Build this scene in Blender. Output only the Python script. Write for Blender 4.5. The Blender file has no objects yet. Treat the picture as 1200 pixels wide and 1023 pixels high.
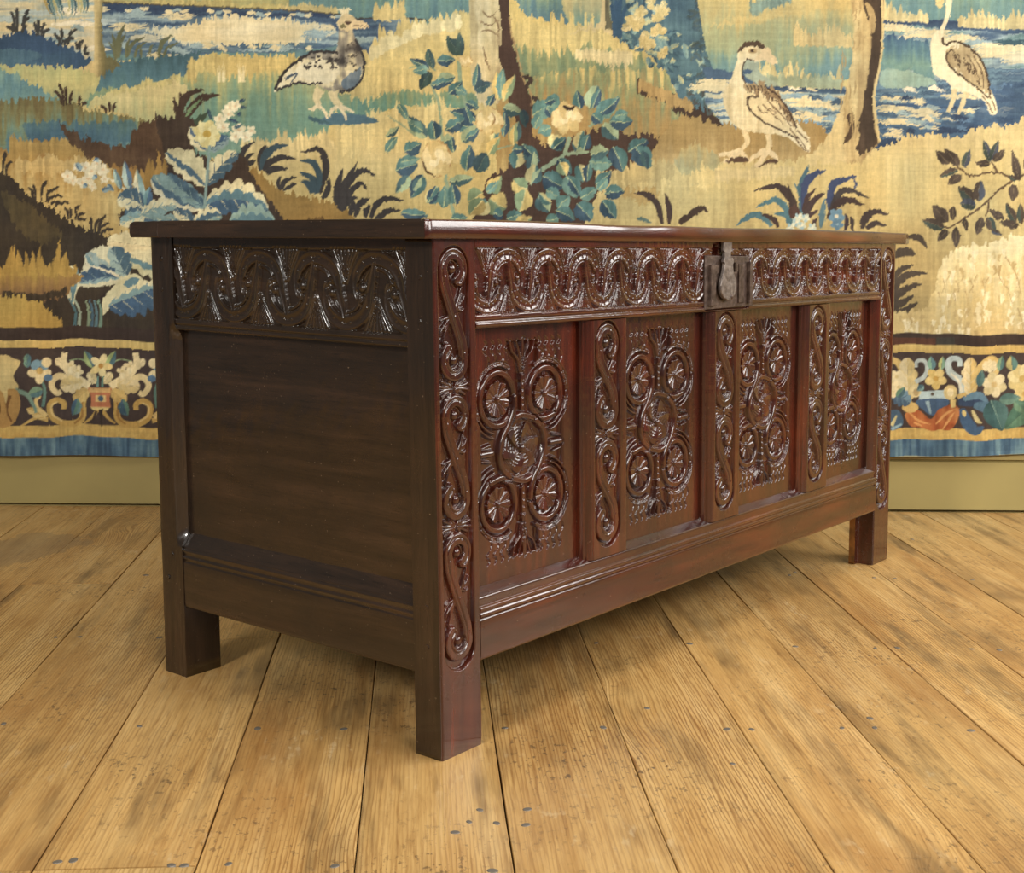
import bpy, bmesh, math, random, time
import numpy as np
from mathutils import Matrix, Vector
S=bpy.context.scene
# ------------------------------------------------------------------ camera
CAM_H=0.67197
def camera():
    f,pt,yw,rl=1491.24,0.1507067,0.0715108,0.0079306
    cy,sy=math.cos(yw),math.sin(yw)
    fw=Vector((sy*math.cos(pt),cy*math.cos(pt),-math.sin(pt))); rt=Vector((cy,-sy,0)); up=rt.cross(fw)
    r=rt*math.cos(rl)+up*math.sin(rl); u=-rt*math.sin(rl)+up*math.cos(rl)
    c=bpy.data.cameras.new('camera'); c.sensor_width=36; c.lens=f*36/1200; c.clip_start=.02
    o=bpy.data.objects.new('camera',c); S.collection.objects.link(o)
    o.matrix_world=Matrix(((r.x,u.x,-fw.x,0),(r.y,u.y,-fw.y,0),(r.z,u.z,-fw.z,CAM_H),(0,0,0,1)))
    S.camera=o
camera()
# ------------------------------------------------------------------ light: room bounce, three softboxes round the set and a ceiling fixture
w=bpy.data.worlds.new('room_light'); S.world=w; w.use_nodes=True
w.node_tree.nodes['Background'].inputs[0].default_value=(1.0,.95,.86,1); w.node_tree.nodes['Background'].inputs[1].default_value=.11
def area(name,loc,to,sx,sy,power,col):
    l=bpy.data.lights.new(name,'AREA'); l.shape='RECTANGLE'; l.size=sx; l.size_y=sy; l.energy=power; l.color=col
    o=bpy.data.objects.new(name,l); S.collection.objects.link(o); o.location=loc
    o.rotation_euler=(Vector(to)-Vector(loc)).to_track_quat('-Z','Y').to_euler()
area('softbox_right',(2.75,1.95,1.75),(.6,1.7,.6),1.2,1.2,50,(1,.98,.94))
area('softbox_right_front',(3.0,-.1,1.9),(.5,1.9,.3),1.2,1.2,60,(1,.98,.94))
area('softbox_front',(1.5,-1.8,2.6),(.2,2.3,.3),1.4,1.0,72,(1,.97,.91))
area('softbox_left',(-1.9,-1.0,2.0),(-.1,2.3,.2),.6,.7,80,(1,.97,.91))
area('ceiling_light',(.5,1.3,3.2),(.5,1.75,0),1.8,.9,36,(1,.97,.9))
S.view_settings.view_transform='Standard'; S.view_settings.look='None'; S.view_settings.gamma=1; S.view_settings.exposure=0; S.view_settings.use_curve_mapping=False
# ------------------------------------------------------------------ materials
def lin(c): 
    c=[x/255 for x in c]; return tuple(x/12.92 if x<=.04045 else ((x+.055)/1.055)**2.4 for x in c)+(1,)
class NT:
    def __init__(s,name):
        s.m=bpy.data.materials.new(name); s.m.use_nodes=True; s.t=s.m.node_tree; s.b=s.t.nodes['Principled BSDF']
    def n(s,t,**k):
        o=s.t.nodes.new('ShaderNode'+t)
        for a,v in k.items():
            if a.startswith('_'): setattr(o,a[1:],v)
            else: o.inputs[a.replace('__',' ')].default_value=v
        return o
    def l(s,a,b): s.t.links.new(a,b)
    def mix(s,f,a,b,mode='MIX'):
        o=s.t.nodes.new('ShaderNodeMix'); o.data_type='RGBA'; o.blend_type=mode
        for i,v in ((0,f),(6,a),(7,b)):
            if hasattr(v,'is_linked') or hasattr(v,'links'): s.l(v,o.inputs[i])
            else: o.inputs[i].default_value=v
        return o.outputs[2]
    def ramp(s,fac,*st):
        o=s.t.nodes.new('ShaderNodeValToRGB'); e=o.color_ramp.elements
        while len(e)<len(st): e.new(.5)
        for x,(p,c) in zip(e,st): x.position=p; x.color=c if len(c)==4 else (*c,1)
        s.l(fac,o.inputs[0]); return o.outputs[0]
    def coords(s,scale,kind='Object',rand=False):
        tc=s.n('TexCoord'); mp=s.n('Mapping'); mp.inputs['Scale'].default_value=scale; src=tc.outputs[kind]
        if rand:
            oi=s.n('ObjectInfo'); v=s.n('VectorMath',_operation='MULTIPLY_ADD'); s.l(oi.outputs['Random'],v.inputs[0]); v.inputs[1].default_value=(37,91,53); s.l(src,v.inputs[2]); src=v.outputs[0]
        s.l(src,mp.inputs[0]); return mp.outputs[0]
    def noise(s,vec,sc,det=4,rough=.6,dist=0):
        o=s.n('TexNoise',Scale=sc,Detail=det,Roughness=rough,Distortion=dist); s.l(vec,o.inputs['Vector']); return o.outputs['Fac']
    def bump(s,h,st,dist):
        o=s.n('Bump',Strength=st,Distance=dist); s.l(h,o.inputs['Height']); s.l(o.outputs[0],s.b.inputs['Normal']); return o
    def out(s,col=None,rough=None):
        for v,k in ((col,'Base Color'),(rough,'Roughness')):
            if v is None: continue
            if hasattr(v,'links'): s.l(v,s.b.inputs[k])
            else: s.b.inputs[k].default_value=v
        return s.m
G=lambda x:(x,x,x,1)
def oak(name,axis,dark,mid,light,rough=(.19,.32),coat=.85):
    k=NT(name); st=[1,1,1]; st[axis]=.07; v=k.coords(st,rand=False)
    fib=k.noise(v,420,3,.6); fig=k.noise(v,46,5,.62,.6); big=k.noise(k.coords((1,1,1)),6.5,5,.6)
    c=k.ramp(fig,(.3,lin(dark)),(.52,lin(mid)),(.74,lin(light)))
    c=k.mix(k.ramp(big,(.36,G(0)),(.7,G(.75))),c,lin([x*.72+8 for x in dark]))
    c=k.mix(k.ramp(fib,(.56,G(0)),(.7,G(.5))),c,lin([x*.5 for x in dark]))
    c=k.mix(k.ramp(k.noise(k.coords((1,1,1)),240,2,.5),(.72,G(0)),(.78,G(.5))),c,lin((150,128,104)))
    h=k.n('Math',_operation='ADD'); k.l(fib,h.inputs[0]); k.l(k.noise(k.coords((1,1,1)),70,3),h.inputs[1]); k.bump(h.outputs[0],.18,.0012)
    k.b.inputs['Coat Weight'].default_value=coat; k.b.inputs['Coat Roughness'].default_value=.1; k.b.inputs['Coat IOR'].default_value=1.54; k.b.inputs['Specular IOR Level'].default_value=.36
    return k.out(c,k.ramp(big,(.3,G(rough[0])),(.7,G(rough[1]))))
RED=((42,15,9),(75,28,16),(102,42,24)); BRN_SHADE=((32,23,17),(50,36,26),(67,48,35))  # one oak, two tones: the browner set puts the end's shade into its colour
OAK_X=oak('oak_front_level',0,*RED); OAK_Z=oak('oak_front_upright',2,*RED); OAK_S=oak('oak_end_shaded_level',1,*BRN_SHADE,(.24,.38),.75); OAK_SZ=oak('oak_end_shaded_upright',2,*BRN_SHADE,(.24,.38),.75)
def iron(name,c1,c2,c3,metal):
    k=NT(name); v=k.coords((1,1,1)); a=k.noise(v,90,5,.7)
    c=k.ramp(a,(.35,lin(c1)),(.55,lin(c2)),(.72,lin(c3)))
    k.b.inputs['Metallic'].default_value=metal; k.bump(a,.35,.002); return k.out(c,k.ramp(a,(.3,G(.34)),(.7,G(.55))))
IRON=iron('rusty_iron',(58,46,40),(84,68,60),(106,90,80),.4); HASP=iron('worn_iron',(96,86,82),(128,118,112),(150,140,132),.6)
def plain(name,c,rough=.6,metal=0,var=.12,sc=14):
    k=NT(name); a=k.noise(k.coords((1,1,1)),sc,4); k.b.inputs['Metallic'].default_value=metal
    return k.out(k.ramp(a,(.3,lin([x*(1-var) for x in c])),(.7,lin([min(255,x*(1+var)) for x in c]))),rough)
NAIL=plain('nail_iron',(112,104,94),.5,.3); WORN=plain('worn_bare_oak',(134,88,40),.55,0,.35,22); DARKIN=plain('raw_oak_inside',(52,38,28),.8)
PAINT=plain('olive_paint',(156,140,86),.5,0,.05,3); PAINTW=plain('olive_wall_paint',(172,150,92),.6,0,.05,3)
def pine():
    k=NT('waxed_pine'); v=k.coords((1,.06,1),rand=True); v2=k.coords((1,.35,1),rand=True); w3=k.coords((1,1,1))
    # knots bend the grain round them
    vo=k.n('TexVoronoi',Scale=3.6,Randomness=1.0); k.l(k.coords((1,.42,1),rand=True),vo.inputs['Vector'])
    kd=k.ramp(vo.outputs['Distance'],(0,G(1)),(.06,G(.62)),(.14,G(.22)),(.26,G(0)))
    sh=k.n('VectorMath',_operation='MULTIPLY_ADD'); k.l(kd,sh.inputs[0]); sh.inputs[1].default_value=(.05,0,0); k.l(v,sh.inputs[2]); vk=sh.outputs[0]
    wv=k.n('TexWave',_wave_type='BANDS',_bands_direction='X',Scale=58,Distortion=9,Detail=4,Detail__Scale=1.1,Detail__Roughness=.55); k.l(vk,wv.inputs['Vector'])
    fine=k.noise(vk,170,4,.65); blot=k.noise(v2,5.5,5,.65); gm=k.noise(v2,3.4,4,.6)
    c=k.ramp(k.noise(vk,26,4,.62,.4),(.3,lin((180,138,80))),(.5,lin((198,158,98))),(.72,lin((212,176,118))))
    gmask=k.n('Math',_operation='MULTIPLY'); k.l(k.ramp(wv.outputs['Fac'],(.58,G(0)),(.92,G(1))),gmask.inputs[0]); k.l(k.ramp(gm,(.34,G(.08)),(.66,G(.72))),gmask.inputs[1])
    c=k.mix(gmask.outputs[0],c,lin((124,82,40)))
    c=k.mix(k.ramp(fine,(.5,G(0)),(.72,G(.6))),c,lin((128,84,38)))
    c=k.mix(k.ramp(blot,(.48,G(0)),(.7,G(.6))),c,lin((146,100,50)))
    c=k.mix(k.ramp(blot,(.26,G(.45)),(.44,G(0))),c,lin((214,180,120)))
    c=k.mix(k.ramp(vo.outputs['Distance'],(.012,G(.85)),(.035,G(.25)),(.07,G(0))),c,lin((96,56,24)))
    def spots(vec,sc,lo,hi,msc,mlo,mhi,amt,col,c):
        m=k.n('Math',_operation='MULTIPLY'); k.l(k.ramp(k.noise(vec,sc,3,.7),(lo,G(0)),(hi,G(1))),m.inputs[0]); k.l(k.ramp(k.noise(w3,msc,4,.6),(mlo,G(0)),(mhi,G(amt))),m.inputs[1]); return k.mix(m.outputs[0],c,lin(col))
    c=spots(k.coords((1,.6,1),rand=True),130,.57,.64,3.6,.42,.64,.8,(80,62,46),c)         # pits and dark flecks
    c=spots(k.coords((1,.13,1),rand=True),17,.48,.64,2.6,.40,.6,.8,(100,76,48),c)          # dirty streaks along the boards
    c=spots(k.coords((1,.5,1)),44,.58,.66,4.1,.5,.7,.45,(220,198,158),c)                   # rubbed pale patches
    # trodden, dulled corner on the left by the wall
    d=k.n('VectorMath',_operation='DISTANCE'); k.l(k.n('TexCoord').outputs['Object'],d.inputs[0]); d.inputs[1].default_value=(-1.05,2.75,0)
    ad=k.n('Math',_operation='MULTIPLY_ADD'); k.l(k.noise(k.coords((1,.6,1)),4.5,6,.7),ad.inputs[0]); ad.inputs[1].default_value=1.5; k.l(d.outputs['Value'],ad.inputs[2])
    c=k.mix(k.ramp(ad.outputs[0],(.55,G(.7)),(1.0,G(.45)),(1.5,G(0))),c,lin((132,110,82)))
    oi=k.n('ObjectInfo'); hs=k.n('HueSaturation'); k.l(c,hs.inputs['Color'])
    mr=k.n('MapRange'); mr.inputs[3].default_value=.9; mr.inputs[4].default_value=1.06; k.l(oi.outputs['Random'],mr.inputs[0]); k.l(mr.outputs[0],hs.inputs['Value'])
    h=k.n('Math',_operation='ADD'); k.l(fine,h.inputs[0]); k.l(wv.outputs['Fac'],h.inputs[1]); k.bump(h.outputs[0],.16,.0008)
    k.b.inputs['Specular IOR Level'].default_value=.45
    return k.out(hs.outputs[0],k.ramp(blot,(.3,G(.26)),(.7,G(.44))))
PINE=pine(); GAP=plain('dark_joint',(52,38,26),.9)
def cloth():
    k=NT('woven_wool'); at=k.n('VertexColor'); at.layer_name='weave'
    rib=k.n('TexWave',_wave_type='BANDS',_bands_direction='Z',Scale=170,Distortion=1.2,Detail=1); k.l(k.coords((1,1,1)),rib.inputs['Vector'])
    th=k.noise(k.coords((420,1,90)),1,2,.6); th2=k.noise(k.coords((130,1,400)),1,3,.7)
    hs=k.n('HueSaturation'); k.l(at.outputs[0],hs.inputs['Color']); mr=k.n('MapRange'); mr.inputs[1].default_value=.3; mr.inputs[2].default_value=.7; mr.inputs[3].default_value=.88; mr.inputs[4].default_value=1.12
    av=k.n('Math',_operation='ADD'); k.l(th,av.inputs[0]); k.l(th2,av.inputs[1]); hf=k.n('Math',_operation='MULTIPLY'); k.l(av.outputs[0],hf.inputs[0]); hf.inputs[1].default_value=.5; k.l(hf.outputs[0],mr.inputs[0]); k.l(mr.outputs[0],hs.inputs['Value']); c=hs.outputs[0]
    a=k.n('Math',_operation='ADD'); k.l(rib.outputs['Fac'],a.inputs[0]); k.l(th,a.inputs[1]); k.bump(a.outputs[0],.25,.0015)
    k.b.inputs['Specular IOR Level'].default_value=.1; k.b.inputs['Sheen Weight'].default_value=.08
    return k.out(c,.9)
WOOL=cloth()
# ------------------------------------------------------------------ object helpers
def link(name,me,mat,parent=None):
    o=bpy.data.objects.new(name,me); S.collection.objects.link(o)
    if mat: me.materials.append(mat)
    if parent: o.parent=parent
    return o
def mesh(name,verts,faces,mat,parent=None,smooth=False):
    me=bpy.data.meshes.new(name); me.from_pydata([tuple(map(float,v)) for v in verts],[],faces); me.validate(); me.update()
    bm=bmesh.new(); bm.from_mesh(me); bmesh.ops.recalc_face_normals(bm,faces=bm.faces); bm.to_mesh(me); bm.free()
    if smooth: me.shade_smooth()
    return link(name,me,mat,parent)
def bmesh_obj(name,bm,mat,parent=None,smooth=False):
    me=bpy.data.meshes.new(name); bmesh.ops.recalc_face_normals(bm,faces=bm.faces); bm.to_mesh(me); bm.free()
    if smooth: me.shade_smooth()
    return link(name,me,mat,parent)
def empty(name,loc,rz=0,label=None,cat=None,group=None):
    o=bpy.data.objects.new(name,None); S.collection.objects.link(o); o.location=loc; o.rotation_euler=(0,0,rz); o.empty_display_size=.1
    tag(o,label,cat,group); return o
def tag(o,label=None,cat=None,group=None,kind=None):
    for k,v in (('label',label),('category',cat),('group',group),('kind',kind)):
        if v: o[k]=v
def raw_mesh(name,co,quads,mat,parent,smooth=True):
    me=bpy.data.meshes.new(name); n,m=len(co),len(quads)
    me.vertices.add(n); me.vertices.foreach_set('co',np.ascontiguousarray(co,np.float32).ravel())
    me.loops.add(m*4); me.loops.foreach_set('vertex_index',np.ascontiguousarray(quads,np.int32).ravel())
    me.polygons.add(m); me.polygons.foreach_set('loop_start',np.arange(0,m*4,4,dtype=np.int32)); me.polygons.foreach_set('loop_total',np.full(m,4,np.int32))
    me.polygons.foreach_set('use_smooth',np.full(m,smooth)); me.update(calc_edges=True)
    return link(name,me,mat,parent)
# ------------------------------------------------------------------ floor and wall
rnd=random.Random(4)
WALL=lambda x: 3.19943-.069894*x
def build_room():
    fl=empty('floor',(0,0,0)); tag(fl,kind='structure')
    sub=mesh('subfloor',[(-3.2,-.6,-.06),(4.2,-.6,-.06),(4.2,WALL(4.2),-.06),(-3.2,WALL(-3.2),-.06),(-3.2,-.6,-.03),(4.2,-.6,-.03),(4.2,WALL(4.2),-.03),(-3.2,WALL(-3.2),-.03)],[(0,3,2,1),(4,5,6,7),(0,1,5,4),(1,2,6,5),(2,3,7,6),(3,0,4,7)],GAP,fl)
    xs_=[-.962,-.79,-.611,-.42,-.2462,-.0745,.0985,.2755,.4455,.6108,.787,.948,1.1045,1.27,1.427]
    while xs_[0]>-3: xs_.insert(0,xs_[0]-.172)
    while xs_[-1]<4: xs_.append(xs_[-1]+.172)
    joint={-.42:[1.318,2.127],-.611:[1.318,2.92],-.79:[.9,2.5],.2755:[.7],.6108:[.35],-.2462:[.5],.0985:[-.1],.948:[.9]}
    nails=[(-.625,2.149),(-.586,2.151),(-.449,2.141),(-.587,1.752),(-.395,1.73),(-.23,1.716),(-.110,1.708),(-.398,1.335),(-.382,1.338),(-.273,1.321),(-.259,1.32),(-.212,1.322),(-.096,1.311),(.068,1.439),(.054,1.408),(.037,1.382),(.086,1.403),(.125,1.438),(.12,1.397),(.253,1.693),(.075,1.289),(.295,2.075),(.328,1.765),(.115,1.698),(.756,2.506),(.774,2.53),(.924,2.477),(.965,2.47),(.631,2.042),(.454,2.065),(.764,2.026),(.802,2.025),(.926,2.013),(.971,2.007),(1.12,2.452),(.643,1.711),(.637,1.675),(.461,1.677),(.426,1.679),(.590,1.676),(.769,1.658),(.405,1.56),(1.001,2.85),(1.133,2.809),(-.7,1.73),(-.75,2.15),(-.56,2.56),(-.47,2.55),(1.25,2.42),(1.2,2.06),(1.05,1.66)]
    nme=None
    for a,b in zip(xs_[:-1],xs_[1:]):
        g=.0009 if a<.2 else .0006
        cuts=[-.6]+joint.get(round(a,4),[] if rnd.random()<.5 or -.3<a<1.3 else [rnd.uniform(-.2,2.6)])+[9]
        for y0,y1 in zip(cuts[:-1],cuts[1:]):
            n=max(2,int((min(y1,3.3)-y0)/.12)); L,R=[],[]
            for i in range(n+1):
                t=i/n; ja,jb=rnd.uniform(-.0007,.0007),rnd.uniform(-.0007,.0007)
                ya=y0+.0012+((min(y1-.0012,WALL(a)-.004))-y0-.0012)*t; yb=y0+.0012+((min(y1-.0012,WALL(b)-.004))-y0-.0012)*t
                L.append((a+g+ja,ya)); R.append((b-g+jb,yb))
            dz=rnd.uniform(-.0008,.0004); V=[]; F=[]
            for (lx,ly),(rx,ry) in zip(L,R): V+=[(lx,ly,-.03),(lx,ly,dz-.0008),(lx+.0009,ly,dz),(rx-.0009,ry,dz),(rx,ry,dz-.0008),(rx,ry,-.03)]
            for i in range(n):
                for j in range(5): F.append((i*6+j,i*6+j+1,i*6+j+7,i*6+j+6))
            F+=[tuple(range(6)),tuple(range(n*6+5,n*6-1,-1))]
            bo=mesh('floorboard',V,F,PINE,fl)
            for x,y in nails:
                if a<x<b and y0<y<min(y1,9):
                    if nme is None:
                        bm=bmesh.new(); k=10
                        top=[bm.verts.new(((.0034*math.cos(i*2*math.pi/k)),.0042*math.sin(i*2*math.pi/k),.0006)) for i in range(k)]; bot=[bm.verts.new((v.co.x*1.3,v.co.y*1.3,-.0008)) for v in top]
                        bm.faces.new(top)
                        for i in range(k): bm.faces.new((bot[i],bot[(i+1)%k],top[(i+1)%k],top[i]))
                        no=bmesh_obj('nail_head',bm,NAIL,bo); nme=no.data
                    else: no=link('nail_head',nme,None,bo)
                    no.location=(x,y,dz+.0001); no.rotation_euler=(0,0,rnd.uniform(0,3)); s=rnd.uniform(.75,1.25); no.scale=(s,s*1.1,1)
    # wall behind, skirting with a moulded cap
    wd=math.atan(-.069894); d=Vector((math.cos(wd),math.sin(wd),0)); nrm=Vector((math.sin(wd),-math.cos(wd),0))
    wl=bpy.data.objects.new('wall_frame',None)
    def slab(name,u0,u1,prof,mat,parent=None):
        V=[];F=[]; k=len(prof)
        for u in (u0,u1):
            for (o,z) in prof:
                q=Vector((0,3.19943,0))+d*u+nrm*o; V.append((q.x,q.y,z))
        for i in range(k): F.append((i,(i+1)%k,k+(i+1)%k,k+i))
        F+=[tuple(range(k)),tuple(range(2*k-1,k-1,-1))]
        return mesh(name,V,F,mat,parent)
    bpy.data.objects.remove(wl)
    wb=slab('wall_back',-3.2,4.2,[(-.016,-.03),(-.016,3.0),(-.14,3.0),(-.14,-.03)],PAINTW); tag(wb,kind='structure')
    bb=slab('baseboard_back',-3.2,4.2,[(-.016,.006),(0,.006),(0,.1305),(-.007,.132),(-.007,.1345),(.003,.1375),(.003,.15),(-.004,.158),(-.012,.163),(-.016,.163)],PAINT); tag(bb,kind='structure')
    return d,nrm
WD,WN=build_room()
# ------------------------------------------------------------------ the chest
CW,CD=1.43075,.57622
chest=empty('carved_chest',(.015072,1.571632,0),.817534,'dark carved oak chest with four panelled front and plank lid standing on pine boards','chest')
OFF=(.016762,-.000939,.021042,-.020707,.000458,.001147)
def DEF(u,v,z):                      # the old frame has racked a little: its uprights lean
    t=z/.67; a=u/CW; b=v/CD; o=OFF
    return (u+(1-a)*(1-b)*(o[0]*(1-t)+o[1]*t)+a*(1-b)*(o[2]*(1-t)+o[3]*t), v+(1-a)*b*(o[4]*(1-t)+o[5]*t), z)
front=lambda v0: (lambda a,z,h: DEF(a,v0-h,z))
side=lambda u0: (lambda a,z,h: DEF(u0-h,a,z))
def block(name,A,Z,H,mp,depth,mat,flip=False,groups=None,parent=None,back=True,edge_mat=None):
    """a carved timber: relief H over the grid A x Z on its face, squared sides and back; groups = {label id: (name, label)} become sub-parts"""
    na,nz=len(A),len(Z); AA,ZZ=np.meshgrid(A,Z); x,y,z=mp(AA,ZZ,H); co=np.stack([x,y,np.broadcast_to(z,x.shape)],-1).reshape(-1,3)
    idx=np.arange(na*nz).reshape(nz,na); q=np.stack([idx[:-1,:-1],idx[:-1,1:],idx[1:,1:],idx[1:,:-1]],-1).reshape(-1,4)
    ring=np.concatenate([idx[0,:-1],idx[:-1,-1],idx[-1,:0:-1],idx[:0:-1,0]])
    bx,by,bz=mp(AA.ravel()[ring],ZZ.ravel()[ring],np.full(len(ring),-depth)); bc=np.stack([bx,by,bz],-1)
    n0=len(co); k=len(ring); rb=np.arange(k)+n0; rq=np.stack([rb,np.roll(rb,-1),np.roll(ring,-1),ring],-1)
    lab=None
    if groups is not None:
        L=groups[0]; lab=np.stack([L[:-1,:-1],L[1:,1:]],-1).max(-1).reshape(-1)
    # smooth normals of the whole relief, so that the split carving shades as one surface
    e1=np.gradient(co.reshape(nz,na,3),axis=1); e2=np.gradient(co.reshape(nz,na,3),axis=0); nn=np.cross(e1,e2); nn/=np.maximum(np.linalg.norm(nn,axis=-1,keepdims=True),1e-12); nn=nn.reshape(-1,3)
    if flip: nn=-nn
    def emit(nm,fa,par,skirt):
        used=np.unique(fa); mapi=-np.ones(n0,np.int64); mapi[used]=np.arange(len(used)); fq=mapi[fa]; c=co[used]
        if flip: fq=fq[:,::-1]
        if not skirt:
            o=raw_mesh(nm,c,fq,mat,par); o.data.normals_split_custom_set_from_vertices(nn[used].tolist()); return o
        o=raw_mesh(nm,c,fq,mat,par); o.data.normals_split_custom_set_from_vertices(nn[used].tolist()); return o
    me_all=co
    base=q if lab is None else q[lab==0]
    # face + skirt in one mesh: skirt uses its own vertices so its corners stay sharp
    used=np.unique(base); mapi=-np.ones(n0,np.int64); mapi[used]=np.arange(len(used)); fq=mapi[base]; c=co[used]; nb=len(used)
    if flip: fq=fq[:,::-1]
    rv=np.concatenate([co[ring],bc]); i0=nb+np.arange(k); j0=nb+k+np.arange(k)
    sk=np.stack([j0,np.roll(j0,-1),np.roll(i0,-1),i0],-1)
    if flip: sk=sk[:,::-1]
    bq=[]
    if back:
        corners=[0,na-1,na-1+nz-1,2*(na-1)+nz-1]; bq=[[j0[i] for i in corners]]
        bq=np.array(bq if flip else [b[::-1] for b in bq])
        # the straight back edges carry collinear vertices only; one quad closes them
    allq=np.concatenate([fq,sk]+([bq] if len(bq) else [])); allc=np.concatenate([c,rv])
    o=raw_mesh(name,allc,allq,mat,parent or chest)
    vn=np.zeros((len(allc),3)); vn[:nb]=nn[used]
    o.data.polygons.foreach_set('use_smooth',np.concatenate([np.ones(len(fq),bool),np.zeros(len(allq)-len(fq),bool)]))
    o.data.normals_split_custom_set_from_vertices(vn.tolist())
    if edge_mat is not None:
        o.data.materials.append(edge_mat); mi=np.zeros(len(allq),np.int32); r0=len(fq)+(na-1)+(nz-1)+(na-1); zq=co[ring][(na-1)+(nz-1)+(na-1):,2]; mi[r0:r0+nz-1]=1 if edge_mat is not WORN else ((zq<.106)&(zq>.004)).astype(np.int32); o.data.polygons.foreach_set('material_index',mi)
    if groups is not None:
        for g,(nm,lb) in groups[1].items():
            fa=q[lab==g]
            if len(fa)<4: continue
            s=emit(nm,fa,o,False)
            if lb: s['label']=lb
    return o
# ---- relief tools (millimetres)
def pdist(X,Y,pts):
    d=np.full(X.shape,1e9); sgn=np.zeros(X.shape); sp=np.zeros(X.shape); p=np.asarray(pts,float); acc=0
    for (ax,ay),(bx,by) in zip(p[:-1],p[1:]):
        vx,vy=bx-ax,by-ay; L2=vx*vx+vy*vy+1e-9; t=np.clip(((X-ax)*vx+(Y-ay)*vy)/L2,0,1); dx,dy=X-ax-t*vx,Y-ay-t*vy; r=np.hypot(dx,dy); L=math.sqrt(L2)
        m=r<d; d=np.where(m,r,d); sgn=np.where(m,np.sign(vx*dy-vy*dx),sgn); sp=np.where(m,acc+t*L,sp); acc+=L
    return d,sgn*d,sp,acc
def cspl(pts,n=7):
    p=np.asarray(pts,float); q=np.vstack([2*p[0]-p[1],p,2*p[-1]-p[-2]]); t=np.linspace(0,1,n,endpoint=False)[:,None]; out=[]
    for i in range(1,len(q)-2):
        a,b,c,e=q[i-1],q[i],q[i+1],q[i+2]; out.append(.5*((2*b)+(c-a)*t+(2*a-5*b+4*c-e)*t*t+(3*b-a-3*c+e)*t**3))
    return np.vstack(out+[p[-1:]])
class Rel:
    def __init__(s,A,Z,a0,z0,seed=0):
        AA,ZZ=np.meshgrid(A,Z); s.X=(AA-a0)*1000; s.Y=(ZZ-z0)*1000; s.H=np.zeros(s.X.shape); s.L=np.zeros(s.X.shape,int); s.r=np.random.RandomState(seed)
    def win(s,x0,x1,y0,y1):
        c=np.where((s.X[0]>=x0)&(s.X[0]<=x1))[0]; r=np.where((s.Y[:,0]>=y0)&(s.Y[:,0]<=y1))[0]
        if len(c)==0 or len(r)==0: return None
        return slice(r[0],r[-1]+1),slice(c[0],c[-1]+1)
    def sink(s,m,depth,soft=1.6):       # m: distance inside (>0) the sunk field
        s.H=np.minimum(s.H,-depth*np.clip(m/soft,0,1))
    def up(s,w,m,h,g=0):                # raise to h where m
        s.H[w]=np.where(m&(h>s.H[w]),h,s.H[w])
        if g: s.L[w]=np.where(m,g,s.L[w])
    def put(s,w,m,h,g=0):
        s.H[w]=np.where(m,h,s.H[w])
        if g: s.L[w]=np.where(m,g,s.L[w])
    def band(s,pts,wd,top,base,g=0,style='hollow',taper=0,over=True):
        p=np.asarray(pts); w=s.win(p[:,0].min()-wd,p[:,0].max()+wd,p[:,1].min()-wd,p[:,1].max()+wd)
        if w is None: return
        d,sd,sp,L=pdist(s.X[w],s.Y[w],p); hw=wd/2*(1-taper*sp/L); t=np.clip(d/np.maximum(hw,.1),0,1.5); m=t<1
        if style=='hollow': h=top-.0-1.7*np.clip(1-(t/.72)**2,0,1)-2.2*np.clip((t-.86)/.14,0,1)**2
        elif style=='round': h=base+(top-base)*np.sqrt(np.clip(1-t*t,0,1))
        elif style=='flat': h=top-(top-base)*.6*np.clip((t-.72)/.28,0,1)**2
        elif style=='strap': h=top-(top-base)*.9*np.clip(t,0,1)**3.2-.5*np.clip(1-(t/.25)**2,0,1)
        elif style=='split': h=top-2.0*np.clip(1-np.abs(sd/np.maximum(hw,.1)+.25)/.16,0,1)-(top-base)*.7*np.clip((t-.7)/.3,0,1)**2
        (s.put if over else s.up)(w,m,h,g)
    def cut(s,pts,wd,dep,taper=1):
        p=np.asarray(pts); w=s.win(p[:,0].min()-wd,p[:,0].max()+wd,p[:,1].min()-wd,p[:,1].max()+wd)
        if w is None: return
        d,sd,sp,L=pdist(s.X[w],s.Y[w],p); q=sp/L; hw=wd/2*(np.sin(np.pi*np.clip(q*.9+.05,0,1))**.7 if taper else 1); m=d<hw
        s.H[w]-=np.where(m,dep*(1-(d/np.maximum(hw,.05))**2),0)
    def ball(s,x,y,r,top,base,g=0,ring=0):
        w=s.win(x-r-ring-1,x+r+ring+1,y-r-ring-1,y+r+ring+1)
        if w is None: return
        d=np.hypot(s.X[w]-x,s.Y[w]-y)
        if ring: s.put(w,d<r+ring,base+0*d)
        s.put(w,d<r,base+(top-base)*np.sqrt(np.clip(1-(d/r)**2,0,1)),g)
    def dots(s,pts,r=1.5,dep=1.6):
        for x,y in pts:
            w=s.win(x-r,x+r,y-r,y+r)
            if w is None: continue
            d=np.hypot(s.X[w]-x,s.Y[w]-y); s.H[w]-=np.where(d<r,dep*(1-(d/r)**2),0)
    def noise(s,a=.12):
        n=s.r.rand(*[k//6+2 for k in s.H.shape]); n=np.repeat(np.repeat(n,6,0),6,1)[:s.H.shape[0],:s.H.shape[1]]
        n=(n+np.roll(n,3,0)+np.roll(n,3,1)+np.roll(n,(3,3),(0,1)))/4; s.H+=(n-.5)*a*2
def arc(cx,cy,rx,ry,a0,a1,n=26):
    a=np.radians(np.linspace(a0,a1,n)); return np.stack([cx+rx*np.cos(a),cy+ry*np.sin(a)],1)
G0=-6.8
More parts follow.
